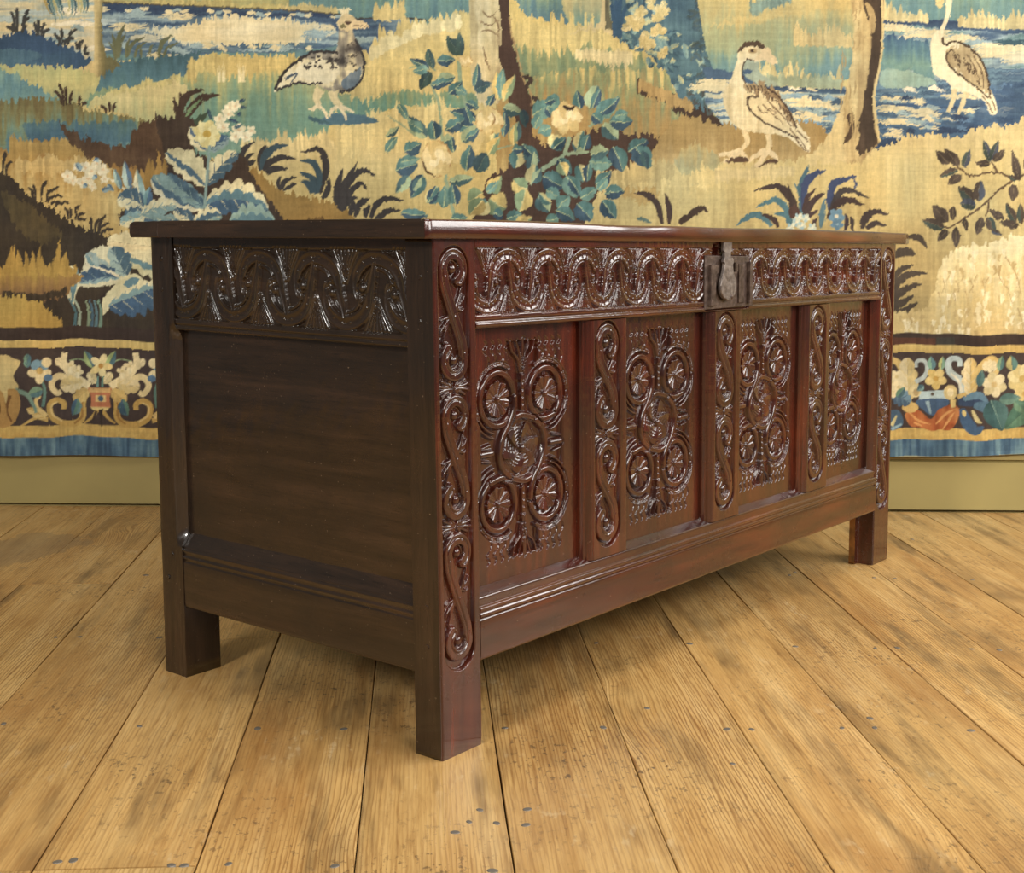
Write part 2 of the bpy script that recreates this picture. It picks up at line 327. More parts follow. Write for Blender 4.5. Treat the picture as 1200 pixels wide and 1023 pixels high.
def frieze(R,x0,P,h,count,dots,yb=0,shallow=1.,phase=0):
    """running lunettes: arches and troughs that interlock round paired eyes"""
    k0=G0*shallow; bw=P*(.18 if dots else .205)
    inside=np.minimum(R.Y-yb,yb+h-R.Y); R.sink(inside,-k0,2.0)
    mid=yb+h*.5
    for i in range(-1,count*2+2):                        # sprays of reeds outside each turn
        cx=x0+i*P/2; u=1 if i%2==0 else -1
        for j in (-3,-2,-1,0,1,2,3):
            R.band(cspl([(cx+j*.5,mid-u*h*.10),(cx+j*P*.026,mid-u*h*.27),(cx+j*P*.062,mid-u*h*.475)],5),P*.046,k0+4.2*shallow,k0,0,'round',-.5)
    for i in range(-1,count*2+2):                        # each turn: a foot, the bow, and a curl closing round its eye
        cx=x0+i*P/2; u=1 if i%2==0 else -1; cy=mid+u*h*.075; rx,ry=P*.385-bw/2,h*.425-bw/2
        
        inner=cspl([(cx-P*.235,mid-u*h*.06),(cx-P*.21,cy+u*ry*.30),(cx-P*.06,cy+u*ry*.60),(cx+P*.10,cy+u*ry*.52),(cx+P*.18,cy+u*ry*.2)],7)
        R.band(inner,bw*.34,k0+3.6*shallow,k0,0,'round',.4)
        rl,rr=P*.40,P*.315
        bow=arc(cx,cy,1,ry*u,172,0,26); sx=np.where(bow[:,0]<cx,rl,rr); bow[:,0]=cx+(bow[:,0]-cx)*sx
        foot=cspl([(cx-P*.49,mid-u*h*.33),(cx-P*.465,mid-u*h*.18),(cx-P*.425,mid-u*h*.03)],7)
        curl=cspl([(cx+rr,cy-u*h*.03),(cx+rr-P*.012,mid-u*h*.045),(cx+P*.245,mid-u*h*.125),(cx+P*.185,mid-u*h*.085)],7)
        path=np.vstack([foot,bow]); full=np.vstack([path,curl])
        w=R.win(full[:,0].min()-bw,full[:,0].max()+bw,full[:,1].min()-bw,full[:,1].max()+bw)
        if w is None: continue
        d,sd,sp,L=pdist(R.X[w],R.Y[w],full); q=sp/L
        hw=bw/2*np.interp(q,[0,.10,.24,.34,.70,.84,1],[.30,.66,.86,1,.94,.60,.30]); t=d/np.maximum(hw,.1); m=t<1
        top=-.1-(1-shallow)*.4
        hh=top-1.9*shallow*np.clip(1-(t/.62)**2,0,1)-2.8*shallow*np.clip((t-.80)/.20,0,1)**1.6
        R.put(w,m,hh,i+3)
        n=7 if dots else 9
        for k in range(1,n):
            p=full[int(len(foot)+26*k/n)-1]; o=np.array([p[0]-cx,p[1]-cy]); o=o/max(1e-6,np.hypot(*o))
            if dots: R.ball(p[0],p[1],P*.011,top+.2,top-1.6,i+3)
            else: R.dots([p+o*bw*.2,p-o*bw*.2],1.5,1.5)
        if dots: R.dots([(cx-2.5,cy+u*ry),(cx+2.5,cy+u*ry)],1.6,1.6)
    for i in range(-2,count*2+3):                        # the eyes, each in a sunk ring with a gouged crescent below it
        cx=x0+i*P/2; u=1 if i%2==0 else -1
        R.ball(cx+P*.215,mid+u*h*.035,P*.054,.6,k0*.85,0,P*.030)
        R.cut(arc(cx+P*.215,mid+u*h*.035,P*.10,P*.10,-150 if u>0 else 30,-20 if u>0 else 160,12),P*.035,1.8)
    for i in range(-2,count*2+3):                        # pellets along the margins
        cx=x0+i*P/2; u=1 if i%2==0 else -1
        for s_ in (-1,1): R.ball(cx+s_*P*.10,mid-u*h*.455,P*.014+.5,k0+4.*shallow,k0)
    R.noise(.16)
def scroll_unit(R,yt,yb,hw,g,flip=1):
    """one upright S-scroll: an eye at each end, the stem crossing between them"""
    r=hw*.62
    path=np.vstack([arc(0,yt,r*flip,r,-50,180,20),cspl([(-r*flip,yt),(-r*.82*flip,yt-r*1.2),(0,(yt+yb)/2),(r*.82*flip,yb+r*1.2),(r*flip,yb)],8)[1:-1],arc(0,yb,r*flip,r,0,-230,20)])
    R.band(path,hw*.62,-.1,G0,g,'split')
    for y,s_ in ((yt,1),(yb,-1)):
        R.ball(0,y,hw*.24,-.1,G0,0,hw*.08)
        R.band(arc(0,y,r*.56,r*.56,(-20 if s_>0 else 160),(200 if s_>0 else 380),14),hw*.12,G0+3.2,G0,0,'round')
        for k in range(3):
            a=math.radians((-70 if s_>0 else 110)+k*38); R.dots([(r*flip*math.cos(a)*1.0,y+r*math.sin(a))],1.3,1.2)
    m=(yt+yb)/2; L=(yt-yb)
    for s_ in (-1,1):                                    # leaves in the two bays
        for k,(dx,dy) in enumerate(((.62,.30),(.80,.20),(.50,.16),(.74,.06))):
            R.band(cspl([(s_*flip*hw*.18,m+s_*L*.05+k),(s_*flip*hw*dx*.8,m+s_*(L*dy*.7)),(s_*flip*hw*dx,m+s_*L*dy)],5),hw*.22,G0+3.8,G0,0,'round',.5,False)
        R.dots([(s_*flip*hw*.7,m+s_*L*.24),(s_*flip*hw*.55,m+s_*L*.1)],1.4,1.4)
    d=np.linspace(.15,.85,5)
    for t in d: 
        q=path[int(t*(len(path)-1))]; R.dots([q+np.array([1.5,0])],1.2,1.2)
def tie(R,y,hw):
    for s_ in (-1,1):
        for t_ in (-1,1):
            for k in range(3): R.band(cspl([(s_*1.5,y+t_*1.5),(s_*hw*(.3+.14*k),y+t_*(2+4*(2-k))),(s_*hw*(.55+.18*k),y+t_*(4+5.5*(2-k)))],5),4.2,G0+3.8,G0,0,'round',-.3,False)
    R.ball(0,y,3,-.6,G0)
def strip(R,units,hw,y0,y1,names):
    e=np.minimum(hw-np.abs(R.X),np.minimum(R.Y-y0,y1-R.Y)); q=np.hypot(R.X,np.clip(np.maximum(R.Y-(y1-hw),(y0+hw)-R.Y),0,None)); R.sink(np.where(q>1e-6,hw-q,e),-G0,1.8)
    for i,(a,b) in enumerate(units): scroll_unit(R,a,b,hw*.98,i+1)
    for (a,b),(c,d) in zip(units[:-1],units[1:]): tie(R,(b+c)/2,hw)
    R.noise(.12)
def steps(a,b,s): return np.linspace(a,b,max(2,int(round((b-a)/s))+1))
def vprof(t,st): return np.interp(t,[s[0] for s in st],[s[1] for s in st])
def worn(H,A,Z,left=.0025,right=.0012):                   # rounded-over long arrises
    dl=(A-A[0])[None,:]; dr=(A[-1]-A)[None,:]
    return H-np.where(dl<left,(left-np.sqrt(np.clip(left**2-(left-dl)**2,0,None))),0)-np.where(dr<right,(right-np.sqrt(np.clip(right**2-(right-dr)**2,0,None))),0)
TOPZ=.6764
def build_front():
    un=[(640,525),(455,345),(275,156)]
    for nm,a0,a1,cx,sp,foot,seed in (('l',0,.0782,.0375,.00095,.0782,1),('r',1.3555,CW,1.3935,.0014,0,2)):
        A=np.concatenate([steps(a0,a0+.004,.0008),steps(a0+.005,a1-.0015,sp),[a1-.001,a1-.0004,a1]]); Z=np.concatenate([steps(.0,.094,.006),steps(.096,.669,sp),[.6705,.6725,TOPZ]])
        R=Rel(A,Z,cx,0,seed); strip(R,un,30.,116,669,None)
        H=worn(R.H/1000,A,Z)
        zz=Z[:,None]; H=H-np.where(zz<.012,(.012-zz)*.10,0)*np.ones_like(H)
        if nm=='r':                              # moulded inner edge of the far stile
            A=np.concatenate([[1.3395,1.3415,1.3435,1.346,1.349,1.352,1.3548],A]); pr=np.array([-.0135,-.0135,-.009,-.009,-.004,-.0035,-.001]); up=(Z>.2)&(Z<.566)
            H=np.concatenate([np.where(up[:,None],pr[None,:],-.034),H],1); R.L=np.concatenate([np.zeros((len(Z),7),int),R.L],1)
        o=block('corner_post',A,Z,H,front(0),.047,OAK_Z,edge_mat=OAK_SZ if nm=='l' else WORN,groups=(R.L,{i+1:('carved_scroll',None) for i in range(3)}))  # left post's end face takes the oak with shade in its colour
    # top rail with its frieze
    A=np.concatenate([steps(.0786,.72,.00095),steps(.7212,1.355,.0013)]); Z=np.concatenate([steps(.5635,.580,.0012),steps(.581,.6675,.00095),[.669,.672,TOPZ]])
    R=Rel(A,Z,0,0,3); frieze(R,148,87.,86.,14,False,580.5,.72)
    pz=vprof(Z,[(.5635,-.003),(.5645,.0005),(.5675,.0015),(.570,.0012),(.5715,-.0015),(.5735,-.0016),(.5745,.0005),(.579,.0003),(.581,0),(1,0)])
    H=R.H/1000+np.where(Z<.5812,pz,0)[:,None]; H[:, :1]-=.001
    lockm=(A>.652)&(A<.800); lk_=lockm[None,:]&(Z[:,None]>.566)&(Z[:,None]<.6545); H=np.where(lk_,np.minimum(H,-.003),H); H=np.where(((A>.677)&(A<.697))[None,:]&(Z[:,None]>.653)&(Z[:,None]<.671),-.012,H); R.L[:,lockm]=0
    block('top_rail',A,Z,H,front(0),.032,OAK_X,groups=(R.L,{i:('carved_lunette',None) for i in range(1,34)}))
    # bottom rail: plain below, moulded above, weathered slope under the panels
    A=steps(.0786,1.361,.02); Z=np.array([.1188,.1205,.124,.14,.16,.1735,.1745,.176,.178,.1805,.183,.1835,.186,.189,.1915,.1925,.1935,.197,.201,.2035,.206,.2065,.2085,.2115,.214])
    pz=np.array([-.002,-.0006,0,0,0,0,-.0022,-.0024,0,.0012,.0012,-.001,-.0005,.0012,.0012,-.0022,-.0025,-.0022,-.0015,-.0012,-.0016,-.004,-.009,-.016,-.022])
    H=np.tile(pz[:,None],(1,len(A)))+np.random.RandomState(5).rand(len(Z),len(A))*.0005; block('bottom_rail',A,Z,H,front(0),.036,OAK_X)
    # muntins
    for i,(m0,c0,c1,sp) in enumerate(((.3235,.3388,.4255,.00105),(.672,.687,.775,.0012),(1.0205,1.0354,1.1227,.0014))):
        pr=[(m0,-.0145),(m0+.002,-.0145),(m0+.0025,-.010),(m0+.006,-.0095),(m0+.0065,-.0065),(m0+.011,-.003),(m0+.0115,-.0018),(c0,-.0008)]
        A=np.concatenate([np.array([m0+k*.0008 for k in range(19) if m0+k*.0008<c0-.0004]),steps(c0,c1,sp)]); Z=np.concatenate([[.2075,.2085,.2095],steps(.2105,.563,sp)])
        R=Rel(A,Z,(c0+c1)/2-.006,0,7+i); strip(R,[(529,430),(357,259)],33.,222,562,None)
        H=R.H/1000+np.where(A<c0,np.interp(A,[p[0] for p in pr],[p[1] for p in pr]),0)[None,:]; H[:,-1]-=.0012
        block('muntin',A,Z,H,front(0),.026,OAK_Z,groups=(R.L,{1:('carved_scroll',None),2:('carved_scroll',None)}))
    for i,(a0,a1,sp) in enumerate(((.0755,.3262,.00098),(.4225,.6745,.00112),(.772,1.0230,.0013),(1.1200,1.3420,.0014))): panel(i,a0,a1,sp)
def panel(i,a0,a1,sp):
    A=steps(a0,a1,sp); Z=steps(.2085,.567,sp); c=(a0+.003+a1)/2-.002; R=Rel(A,Z,c,.3915,20+i); X,Y=R.X,R.Y; k0=-6.8
    sx=min(1.,(a1-a0)/.2507); X=R.X=R.X/sx
    dr=np.min([np.hypot(np.abs(X)-53,np.abs(Y)-72.5)]+[],axis=0) if 0 else np.hypot(np.abs(X)-53,np.abs(Y)-72.5)
    ins=np.maximum.reduce([52-dr, 62-np.hypot(X/1.35,Y/.86), np.minimum(92-np.abs(X),60-np.abs(Y)), np.minimum(26+np.abs(Y)*.06-np.abs(X),150-np.abs(Y))])
    R.sink(ins,-k0,2.2)
    Qs=[(-1,1),(1,1),(-1,-1),(1,-1)]
    for sx_,sy_ in Qs:                                       # nested mouldings round the rings
        cx,cy=53*sx_,72.5*sy_; a=math.degrees(math.atan2(sy_,sx_))
        R.band(arc(cx,cy,47.5,47.5,a-75,a+75,24),6.4,-1.2,k0,0,'hollow',0,False)
        for t in range(-60,70,17): q=math.radians(a+t); R.dots([(cx+47.5*math.cos(q),cy+47.5*math.sin(q))],2.2,2.0)
        b=-math.degrees(math.atan2(sy_,sx_)) if 0 else (180 if sx_<0 else 0)
        for rr,wd in ((46.5,5.),(53.5,5.)): 
            a0_,a1_=(b-10*1,b-sx_*sy_*0-0) if 0 else (0,0)
            lo,hi=((200,258) if (sx_<0 and sy_>0) else (282,340) if (sx_>0 and sy_>0) else (102,160) if (sx_<0) else (20,78))
            R.band(arc(cx,cy,rr,rr,lo,hi,18),wd,-1.0,k0,0,'round',0,False)
    for s_ in (-1,1):                                        # tongues at mid height, palmettes top and bottom
        R.band([(s_*66,s_*-0),(s_*88,0)],11,-.2,k0,0,'round'); R.band([(s_*70,12),(s_*88,9)],4,-1.6,k0,0,'round',0,False); R.band([(s_*70,-12),(s_*88,-9)],4,-1.6,k0,0,'round',0,False)
        R.band(cspl([(0,s_*96),(0,s_*120),(0,s_*151)],6),11,-.3,k0,0,'split',.25)
        for t in (-1,1):
            R.band(cspl([(t*3,s_*108),(t*9,s_*124),(t*22,s_*136),(t*27,s_*150)],7),7.5,-.5,k0,0,'round',.4); R.band(cspl([(t*2,s_*116),(t*7,s_*134),(t*13,s_*150)],7),6,-.6,k0,0,'round',.3)
            for k in range(4):                               # gouged flames
                x=t*(36+k*15); 
                R.cut(cspl([(x-2,s_*153),(x+3,s_*147),(x-3,s_*141),(x+2,s_*134)],6),4.6,2.6)
                R.cut(cspl([(x+5,s_*(136-k*1.5)),(x+8,s_*(130-k*2)),(x+4,s_*(125-k*3.))],5),4,2.2)
        R.dots([(0,s_*y) for y in (62,72,82,92,104,126)],2.0,2.2)
        R.band([(0,s_*56),(0,s_*98)],8,-1.6,k0,0,'flat',0,False)
        for y in (62,72,82,92): R.dots([(0,s_*y)],2.2,2.2)
    # rosettes in the rings
    for n,(sx_,sy_) in enumerate(Qs):
        cx,cy=53*sx_,72.5*sy_; w=R.win(cx-32,cx+32,cy-32,cy+32); x,y=R.X[w]-cx,R.Y[w]-cy; d=np.hypot(x,y); a=np.arctan2(y,x)+.2*n
        N=10; f=np.abs(np.cos(a*N/2)); rim=25.5-2.6*(1-f)**2*2
        saw=np.abs(a*N/2/np.pi-np.round(a*N/2/np.pi))*2; rim=26-3.4*(1-saw)**2.2*1
        pet=k0-.6+(1.0+5.2*np.clip(d/23,0,1)**.7)*(.25+.75*np.sqrt(np.clip(saw*1.25,0,1)))-1.4*np.exp(-((saw-1)/.3)**2)*np.clip(d/18,0,1)
        R.put(w,d<30.5,k0-1.6+0*d); R.put(w,d<rim,pet,10+n); R.ball(cx,cy,5.6,.2,k0,10+n)
    w=R.win(-56,56,-50,50); x,y=R.X[w],R.Y[w]; d=np.hypot(x/1.0,y/.88); a=np.arctan2(y/.88,x)
    R.put(w,d<46,k0-.4+0*d); sw=a+d*.018; N=6; f=np.abs(np.cos(sw*N/2)); ph=((sw*N/(2*np.pi))%1)
    R.put(w,(d<41-5*(1-f)),k0+.2+4.4*ph*np.clip(d/18,.25,1)-2.2*np.clip((d-30)/12,0,1)-.8*(np.sin(d*1.1)>.3)*(ph<.55),14); R.ball(0,0,6.6,.3,k0,14)
    # interlaced straps: rings, then links passing over and under
    ringl=arc(-53,72.5,36.3,36.3,0,352,60); ringr=arc(53,72.5,36.3,36.3,-62,262,56)
    for s_ in (1,-1):
        R.band(ringl*s_,11.4,-.6,k0,20,'strap'); R.band(ringr*s_,11.4,-.6,k0,20,'strap')
    s3=cspl([(-30,34),(-20,42.5),(-4,46.5),(14,43),(32,38),(50,36.6),(70,40.4)],8); s1=cspl([(-16.7,72.5),(-18.5,58),(-28,40),(-42,22),(-50,4),(-50,-12),(-43,-26),(-30,-36)],8)
    for s_ in (1,-1): R.band(s3*s_,11.6,.2,k0,20,'strap')
    for s_ in (1,-1): R.band(s1*s_,11.8,.4,k0,20,'strap')
    R.noise(.1); H=R.H/1000
    nm={10+n:('carved_rosette',None) for n in range(4)}; nm[14]=('whorl_boss',None); nm[20]=('interlaced_strap',None)
    block('front_panel',A,Z,H,front(.0195),.008,OAK_Z,groups=(R.L,nm))
def build_ends():
    # near (left) end: back post, rails, plain panel
    Zp=np.concatenate([steps(0,.2,.02),steps(.205,.25,.006),steps(.26,.5,.02),steps(.505,.55,.006),steps(.56,TOPZ,.02)])
    A=np.concatenate([steps(.5235,.5395,.0022),steps(.542,.5735,.006),[.575,CD]]); zz=Zp[:,None]; aa=A[None,:]
    win=np.clip(np.minimum(zz-.215,.545-zz)/.018,0,1); ch=np.clip((.5375-aa)/.014,0,1)*.013*np.sqrt(win)
    H=-ch-np.where(aa>.5745,.0015,0)+(np.random.RandomState(3).rand(len(Zp),len(A))-.5)*.0009
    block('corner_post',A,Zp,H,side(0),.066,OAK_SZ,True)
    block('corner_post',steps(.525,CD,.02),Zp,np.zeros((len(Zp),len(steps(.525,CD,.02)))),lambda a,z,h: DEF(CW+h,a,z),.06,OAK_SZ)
    A=steps(.0478,.5228,.00115); Z=np.concatenate([steps(.5405,.5545,.0012),steps(.5556,.664,.00115),[.667,.670,TOPZ]])
    R=Rel(A,Z,0,0,9); frieze(R,105,114.,106.,5,True,556.5,.75)
    pz=vprof(Z,[(.540,-.004),(.5415,.0002),(.545,.0005),(.5465,-.0016),(.5485,-.0016),(.5495,.0004),(.554,.0002),(.556,0),(1,0)])
    H=R.H/1000+np.where(Z<.5562,pz,0)[:,None]
    # lower edge rises gently towards the back
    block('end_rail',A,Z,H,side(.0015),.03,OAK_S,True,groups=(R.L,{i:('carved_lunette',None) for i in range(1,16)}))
    A=steps(.0478,.5228,.03); Z=np.array([.1135,.115,.119,.14,.17,.1835,.185,.188,.1905,.193,.1935,.197,.2015,.204,.2045,.207,.209,.213,.219,.225,.2285])
    pz=np.array([-.002,-.0005,0,0,0,0,-.0018,-.002,.0004,.0006,-.0016,-.002,.0002,.0002,-.002,-.0022,-.0025,-.006,-.010,-.0145,-.0165])
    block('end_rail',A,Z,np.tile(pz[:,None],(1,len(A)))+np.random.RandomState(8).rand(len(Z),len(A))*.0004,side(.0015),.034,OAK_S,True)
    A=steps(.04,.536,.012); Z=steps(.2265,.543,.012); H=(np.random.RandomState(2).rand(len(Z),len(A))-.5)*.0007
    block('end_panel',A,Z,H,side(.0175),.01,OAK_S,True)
    # far end, back, floor of the box, seldom seen
    far=lambda a,z,h: DEF(CW+h,a,z)
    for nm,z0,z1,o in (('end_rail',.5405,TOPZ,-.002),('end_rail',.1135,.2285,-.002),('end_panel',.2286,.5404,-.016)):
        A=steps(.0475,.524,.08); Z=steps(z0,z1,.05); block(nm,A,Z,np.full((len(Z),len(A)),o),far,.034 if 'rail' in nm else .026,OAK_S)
    back=lambda a,z,h: DEF(a,CD+h,z)
    for nm,z0,z1,o in (('back_rail',.56,TOPZ,-.003),('back_rail',.1135,.22,-.003),('back_panel',.2201,.5599,-.014)):
        A=steps(.0665,CW-.0605,.1); Z=steps(z0,z1,.05); block(nm,A,Z,np.full((len(Z),len(A)),o),back,.03 if 'rail' in nm else .024,OAK_X,True)
    for k in range(4):
        a0,a1=.07+k*.322,.07+k*.322+.3205; v0,v1=.04,.54; V=[DEF(u,v,z) for z in (.128,.142) for (u,v) in ((a0,v0),(a1,v0),(a1,v1),(a0,v1))]
        mesh('bottom_board',V,[(0,3,2,1),(4,5,6,7),(0,1,5,4),(1,2,6,5),(2,3,7,6),(3,0,4,7)],DARKIN,chest)
    # oak pegs through the joints
    def peg(u,v,z,ax):
        bm=bmesh.new(); k=8; r=.0042
        o=Vector(DEF(u,v,z)); e1=Vector((0,1,0)) if ax=='s' else Vector((1,0,0)); e2=Vector((0,0,1)); n=Vector((-1,0,0)) if ax=='s' else Vector((0,-1,0))
        a=[bm.verts.new(o+e1*r*math.cos(i*.785)+e2*r*math.sin(i*.785)-n*.001) for i in range(k)]; b=[bm.verts.new(o+(e1*math.cos(i*.785)+e2*math.sin(i*.785))*r*.8+n*.0013) for i in range(k)]
        bm.faces.new(b)
        for i in range(k): bm.faces.new((a[i],a[(i+1)%k],b[(i+1)%k],b[i]))
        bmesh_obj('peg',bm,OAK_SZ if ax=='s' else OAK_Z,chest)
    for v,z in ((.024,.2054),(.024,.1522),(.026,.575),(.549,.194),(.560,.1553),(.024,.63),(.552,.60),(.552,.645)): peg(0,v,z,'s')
    for u,z in ((.072,.59),(.072,.655),(.073,.165),(1.3625,.59),(1.366,.165),(.418,.219),(.767,.219),(1.116,.219)): pass
def build_lid():
    lo,hi=.6765,.7002
    def plank(name,u0,u1,v0,v1,seed,front_edge,back_edge):
        n=90; r=random.Random(seed); V=[];F=[]
        ph=[r.uniform(0,6) for _ in range(4)]
        for i in range(n+1):
            u=u0+(u1-u0)*i/n; e=min(i,n-i); du=0
            wz=.0006*math.sin(u*7+ph[0])+.0004*math.sin(u*17+ph[1]); wv=.0008*math.sin(u*11+ph[2])+.0005*math.sin(u*41+ph[3])
            wz-=.0007 if .35<u<.5 else 0
            ca=.0028 if front_edge else .0012; cb=.0045 if back_edge else .0012
            sec=[(v0+.0015,lo),(v0-.0005,lo+.002),(v0,lo+.012),(v0+.001,hi-ca*1.2),(v0+ca*.6,hi-ca*.35),(v0+ca*1.5,hi)]
            sec+=[(v0+(v1-v0)*t,hi+.0004*math.sin(t*9+u*3)) for t in (.2,.4,.6,.8)]
            sec+=[(v1-cb*1.5,hi),(v1-cb*.5,hi-cb*.4),(v1,hi-cb*1.2),(v1,lo+.006),(v1-.0015,lo)]
            sq=1.0 if e>0 else 1
            for (v,z) in sec:
                zz=z+wz*(1 if z>lo+.015 else .4); vv=v+(wv if v<(v0+v1)/2 and front_edge else 0)
                uu=u
                if e==0:
                    k=(z-lo)/(hi-lo); uu=u+(1 if i==0 else -1)*(.0016*max(0,(k-.75))*8+.0012*max(0,.15-k)*6)+ (1 if i==0 else -1)*.0006*math.sin(v*23)
                V.append((uu,vv,zz))
        k=len(sec)
        for i in range(n):
            for j in range(k): F.append((i*k+j,i*k+(j+1)%k,(i+1)*k+(j+1)%k,(i+1)*k+j))
        F+=[tuple(range(k)),tuple(range((n+1)*k-1,n*k-1,-1))]
        o=mesh(name,V,F,OAK_X,lid); 
        o.data.materials.append(OAK_S)  # lid ends: same oak, shade put into the colour
        for p in o.data.polygons:
            p.use_smooth=len(p.vertices)==4
            if len(p.vertices)>4: p.material_index=1
        return o
    lid=bpy.data.objects.new('lid',None); S.collection.objects.link(lid); lid.parent=chest
    plank('lid_board',-.0262,CW+.0256,-.0085,.5235,1,True,False); plank('lid_board',-.0250,CW+.0245,.5243,CD+.0176,2,False,True)
def build_lock():
    lk=bpy.data.objects.new('lock',None); S.collection.objects.link(lk); lk.parent=chest
    def flat(name,pts,v_out,v_in,mat,par,bev=.0012):
        bm=bmesh.new(); a=[]; b=[]; c=np.mean(np.array(pts),0)
        fr=[bm.verts.new(DEF(u+(c[0]-u)*.03,v_out,z+(c[1]-z)*.03)) for u,z in pts]; md=[bm.verts.new(DEF(u,v_out+bev,z)) for u,z in pts]; bk=[bm.verts.new(DEF(u,v_in,z)) for u,z in pts]; n=len(pts)
        bm.faces.new(fr)
        for i in range(n): bm.faces.new((md[i],md[(i+1)%n],fr[(i+1)%n],fr[i])); bm.faces.new((bk[i],bk[(i+1)%n],md[(i+1)%n],md[i]))
        bm.faces.new(bk[::-1]); return bmesh_obj(name,bm,mat,par)
    flat('lock_plate',[(.6505,.5675),(.812,.5700),(.812,.577),(.797,.5775),(.797,.6535),(.6505,.6550)],-.0022,.0035,IRON,lk)
    st=[(.6615,.574),(.680,.5735),(.680,.585),(.676,.588),(.6762,.625),(.685,.628),(.685,.640),(.6615,.6405)]
    flat('side_strap',st,-.0075,-.002,IRON,lk); flat('side_strap',[(.7895,.5745),(.7985,.5745),(.7985,.644),(.7895,.644)],-.0085,-.002,IRON,lk)
    flat('staple',[(.7335,.628),(.7435,.628),(.7435,.6435),(.7335,.6435)],-.011,-.002,IRON,lk); flat('side_strap',[(.758,.5755),(.776,.5755),(.776,.6415),(.758,.6415)],-.0045,-.002,IRON,lk)
    t=np.linspace(0,1,21); prof=np.interp(t,[0,.03,.08,.16,.26,.36,.48,.62,.76,.86,.90,.94,1],[.003,.011,.018,.0235,.0262,.0262,.0235,.0185,.0145,.0135,.0165,.0165,.013]); zc=.5815+(.6515-.5815)*t
    pts=[(.7125-w_,z) for w_,z in zip(prof,zc)]+[(.7125+w_*.92,z) for w_,z in zip(prof[::-1],zc[::-1])]
    h=flat('hasp',pts,-.0115,-.0055,HASP,lk,.0016)
    flat('hasp_neck',[(.703,.650),(.7225,.650),(.7225,.660),(.7265,.6625),(.7265,.6762),(.699,.6762),(.699,.6625),(.703,.660)],-.0085,-.003,HASP,lk,.0015)
    def stud(u,z,r,v,par):
        bm=bmesh.new(); bmesh.ops.create_uvsphere(bm,u_segments=10,v_segments=6,radius=r)
        for q in bm.verts: q.co=Vector(DEF(u+q.co.x,v+q.co.y*.6,z+q.co.z))
        bmesh_obj('rivet',bm,IRON,par,True)
    for u,z,r,v in ((.710,.6345,.0014,-.0105),(.711,.6225,.0013,-.0105),(.722,.5875,.0042,-.011),(.7155,.5845,.0030,-.0105),(.668,.650,.0018,-.002),(.786,.6495,.0018,-.002),(.657,.571,.0018,-.002),(.751,.6495,.0016,-.002)): stud(u,z,r,v,lk)
build_front(); build_ends(); build_lid(); build_lock()
# ---- tapestry design
SC=0.9; CX0,CX1,CY0,CY1=-40.,1240.,-40.,545.
TW,TH=int((CX1-CX0)*SC),int((CY1-CY0)*SC)
IMG=np.zeros((TH,TW,3),np.float32)
RG=np.random.RandomState(7)
def up_noise(w,h,seed):
    r=np.random.RandomState(seed); nw,nh=int(1300/w)+3,int(620/h)+3
    g=r.rand(nh,nw).astype(np.float32)*2-1
    X=(np.arange(TW)/SC)/w; Y=(np.arange(TH)/SC)/h
    xi=X.astype(int); xf=(X-xi)[None,:]; yi=Y.astype(int); yf=(Y-yi)[:,None]
    xf=xf*xf*(3-2*xf); yf=yf*yf*(3-2*yf)
    a=g[yi][:,xi]*(1-xf)+g[yi][:,xi+1]*xf; b=g[yi+1][:,xi]*(1-xf)+g[yi+1][:,xi+1]*xf
    return a*(1-yf)+b*yf
VS=up_noise(2.6,26,1)*.6+up_noise(5,40,2)*.6          # upright hatching of the weave
HS=up_noise(34,3.4,3)*.6+up_noise(60,7,4)*.6          # level ripples of the water
J1=up_noise(2.0,12,21); J2=up_noise(4.5,26,22)
LO=up_noise(26,22,5)*.6+up_noise(9,8,6)*.4            # blotches
def C(*c): return np.array(c,np.float32)
CR,ST,OC,OD=C(216,198,150),C(196,170,106),C(168,134,76),C(138,105,58)
BR,BK,BM=C(72,56,46),C(55,46,43),C(98,76,52)
TL,TD,BL,BD,LB=C(94,132,130),C(60,94,104),C(64,94,124),C(48,68,100),C(146,168,166)
GR,GD,OG,WH,PK=C(126,142,104),C(86,112,92),C(150,146,94),C(228,216,184),C(220,186,140)
def xs(x): return (np.asarray(x,np.float64)-CX0)*SC
def ys(y): return (np.asarray(y,np.float64)-CY0)*SC
def spline(pts,n=6,closed=True):
    p=np.asarray(pts,float)
    if closed: q=np.vstack([p[-1],p,p[:2]])
    else: q=np.vstack([2*p[0]-p[1],p,2*p[-1]-p[-2]])
    t=np.linspace(0,1,n,endpoint=False)[:,None]; out=[]
    for i in range(1,len(q)-2):
        a,b,c,d=q[i-1],q[i],q[i+1],q[i+2]
        out.append(.5*((2*b)+(c-a)*t+(2*a-5*b+4*c-d)*t*t+(3*b-a-3*c+d)*t**3))
    if not closed: out.append(p[-1:])
    return np.vstack(out)
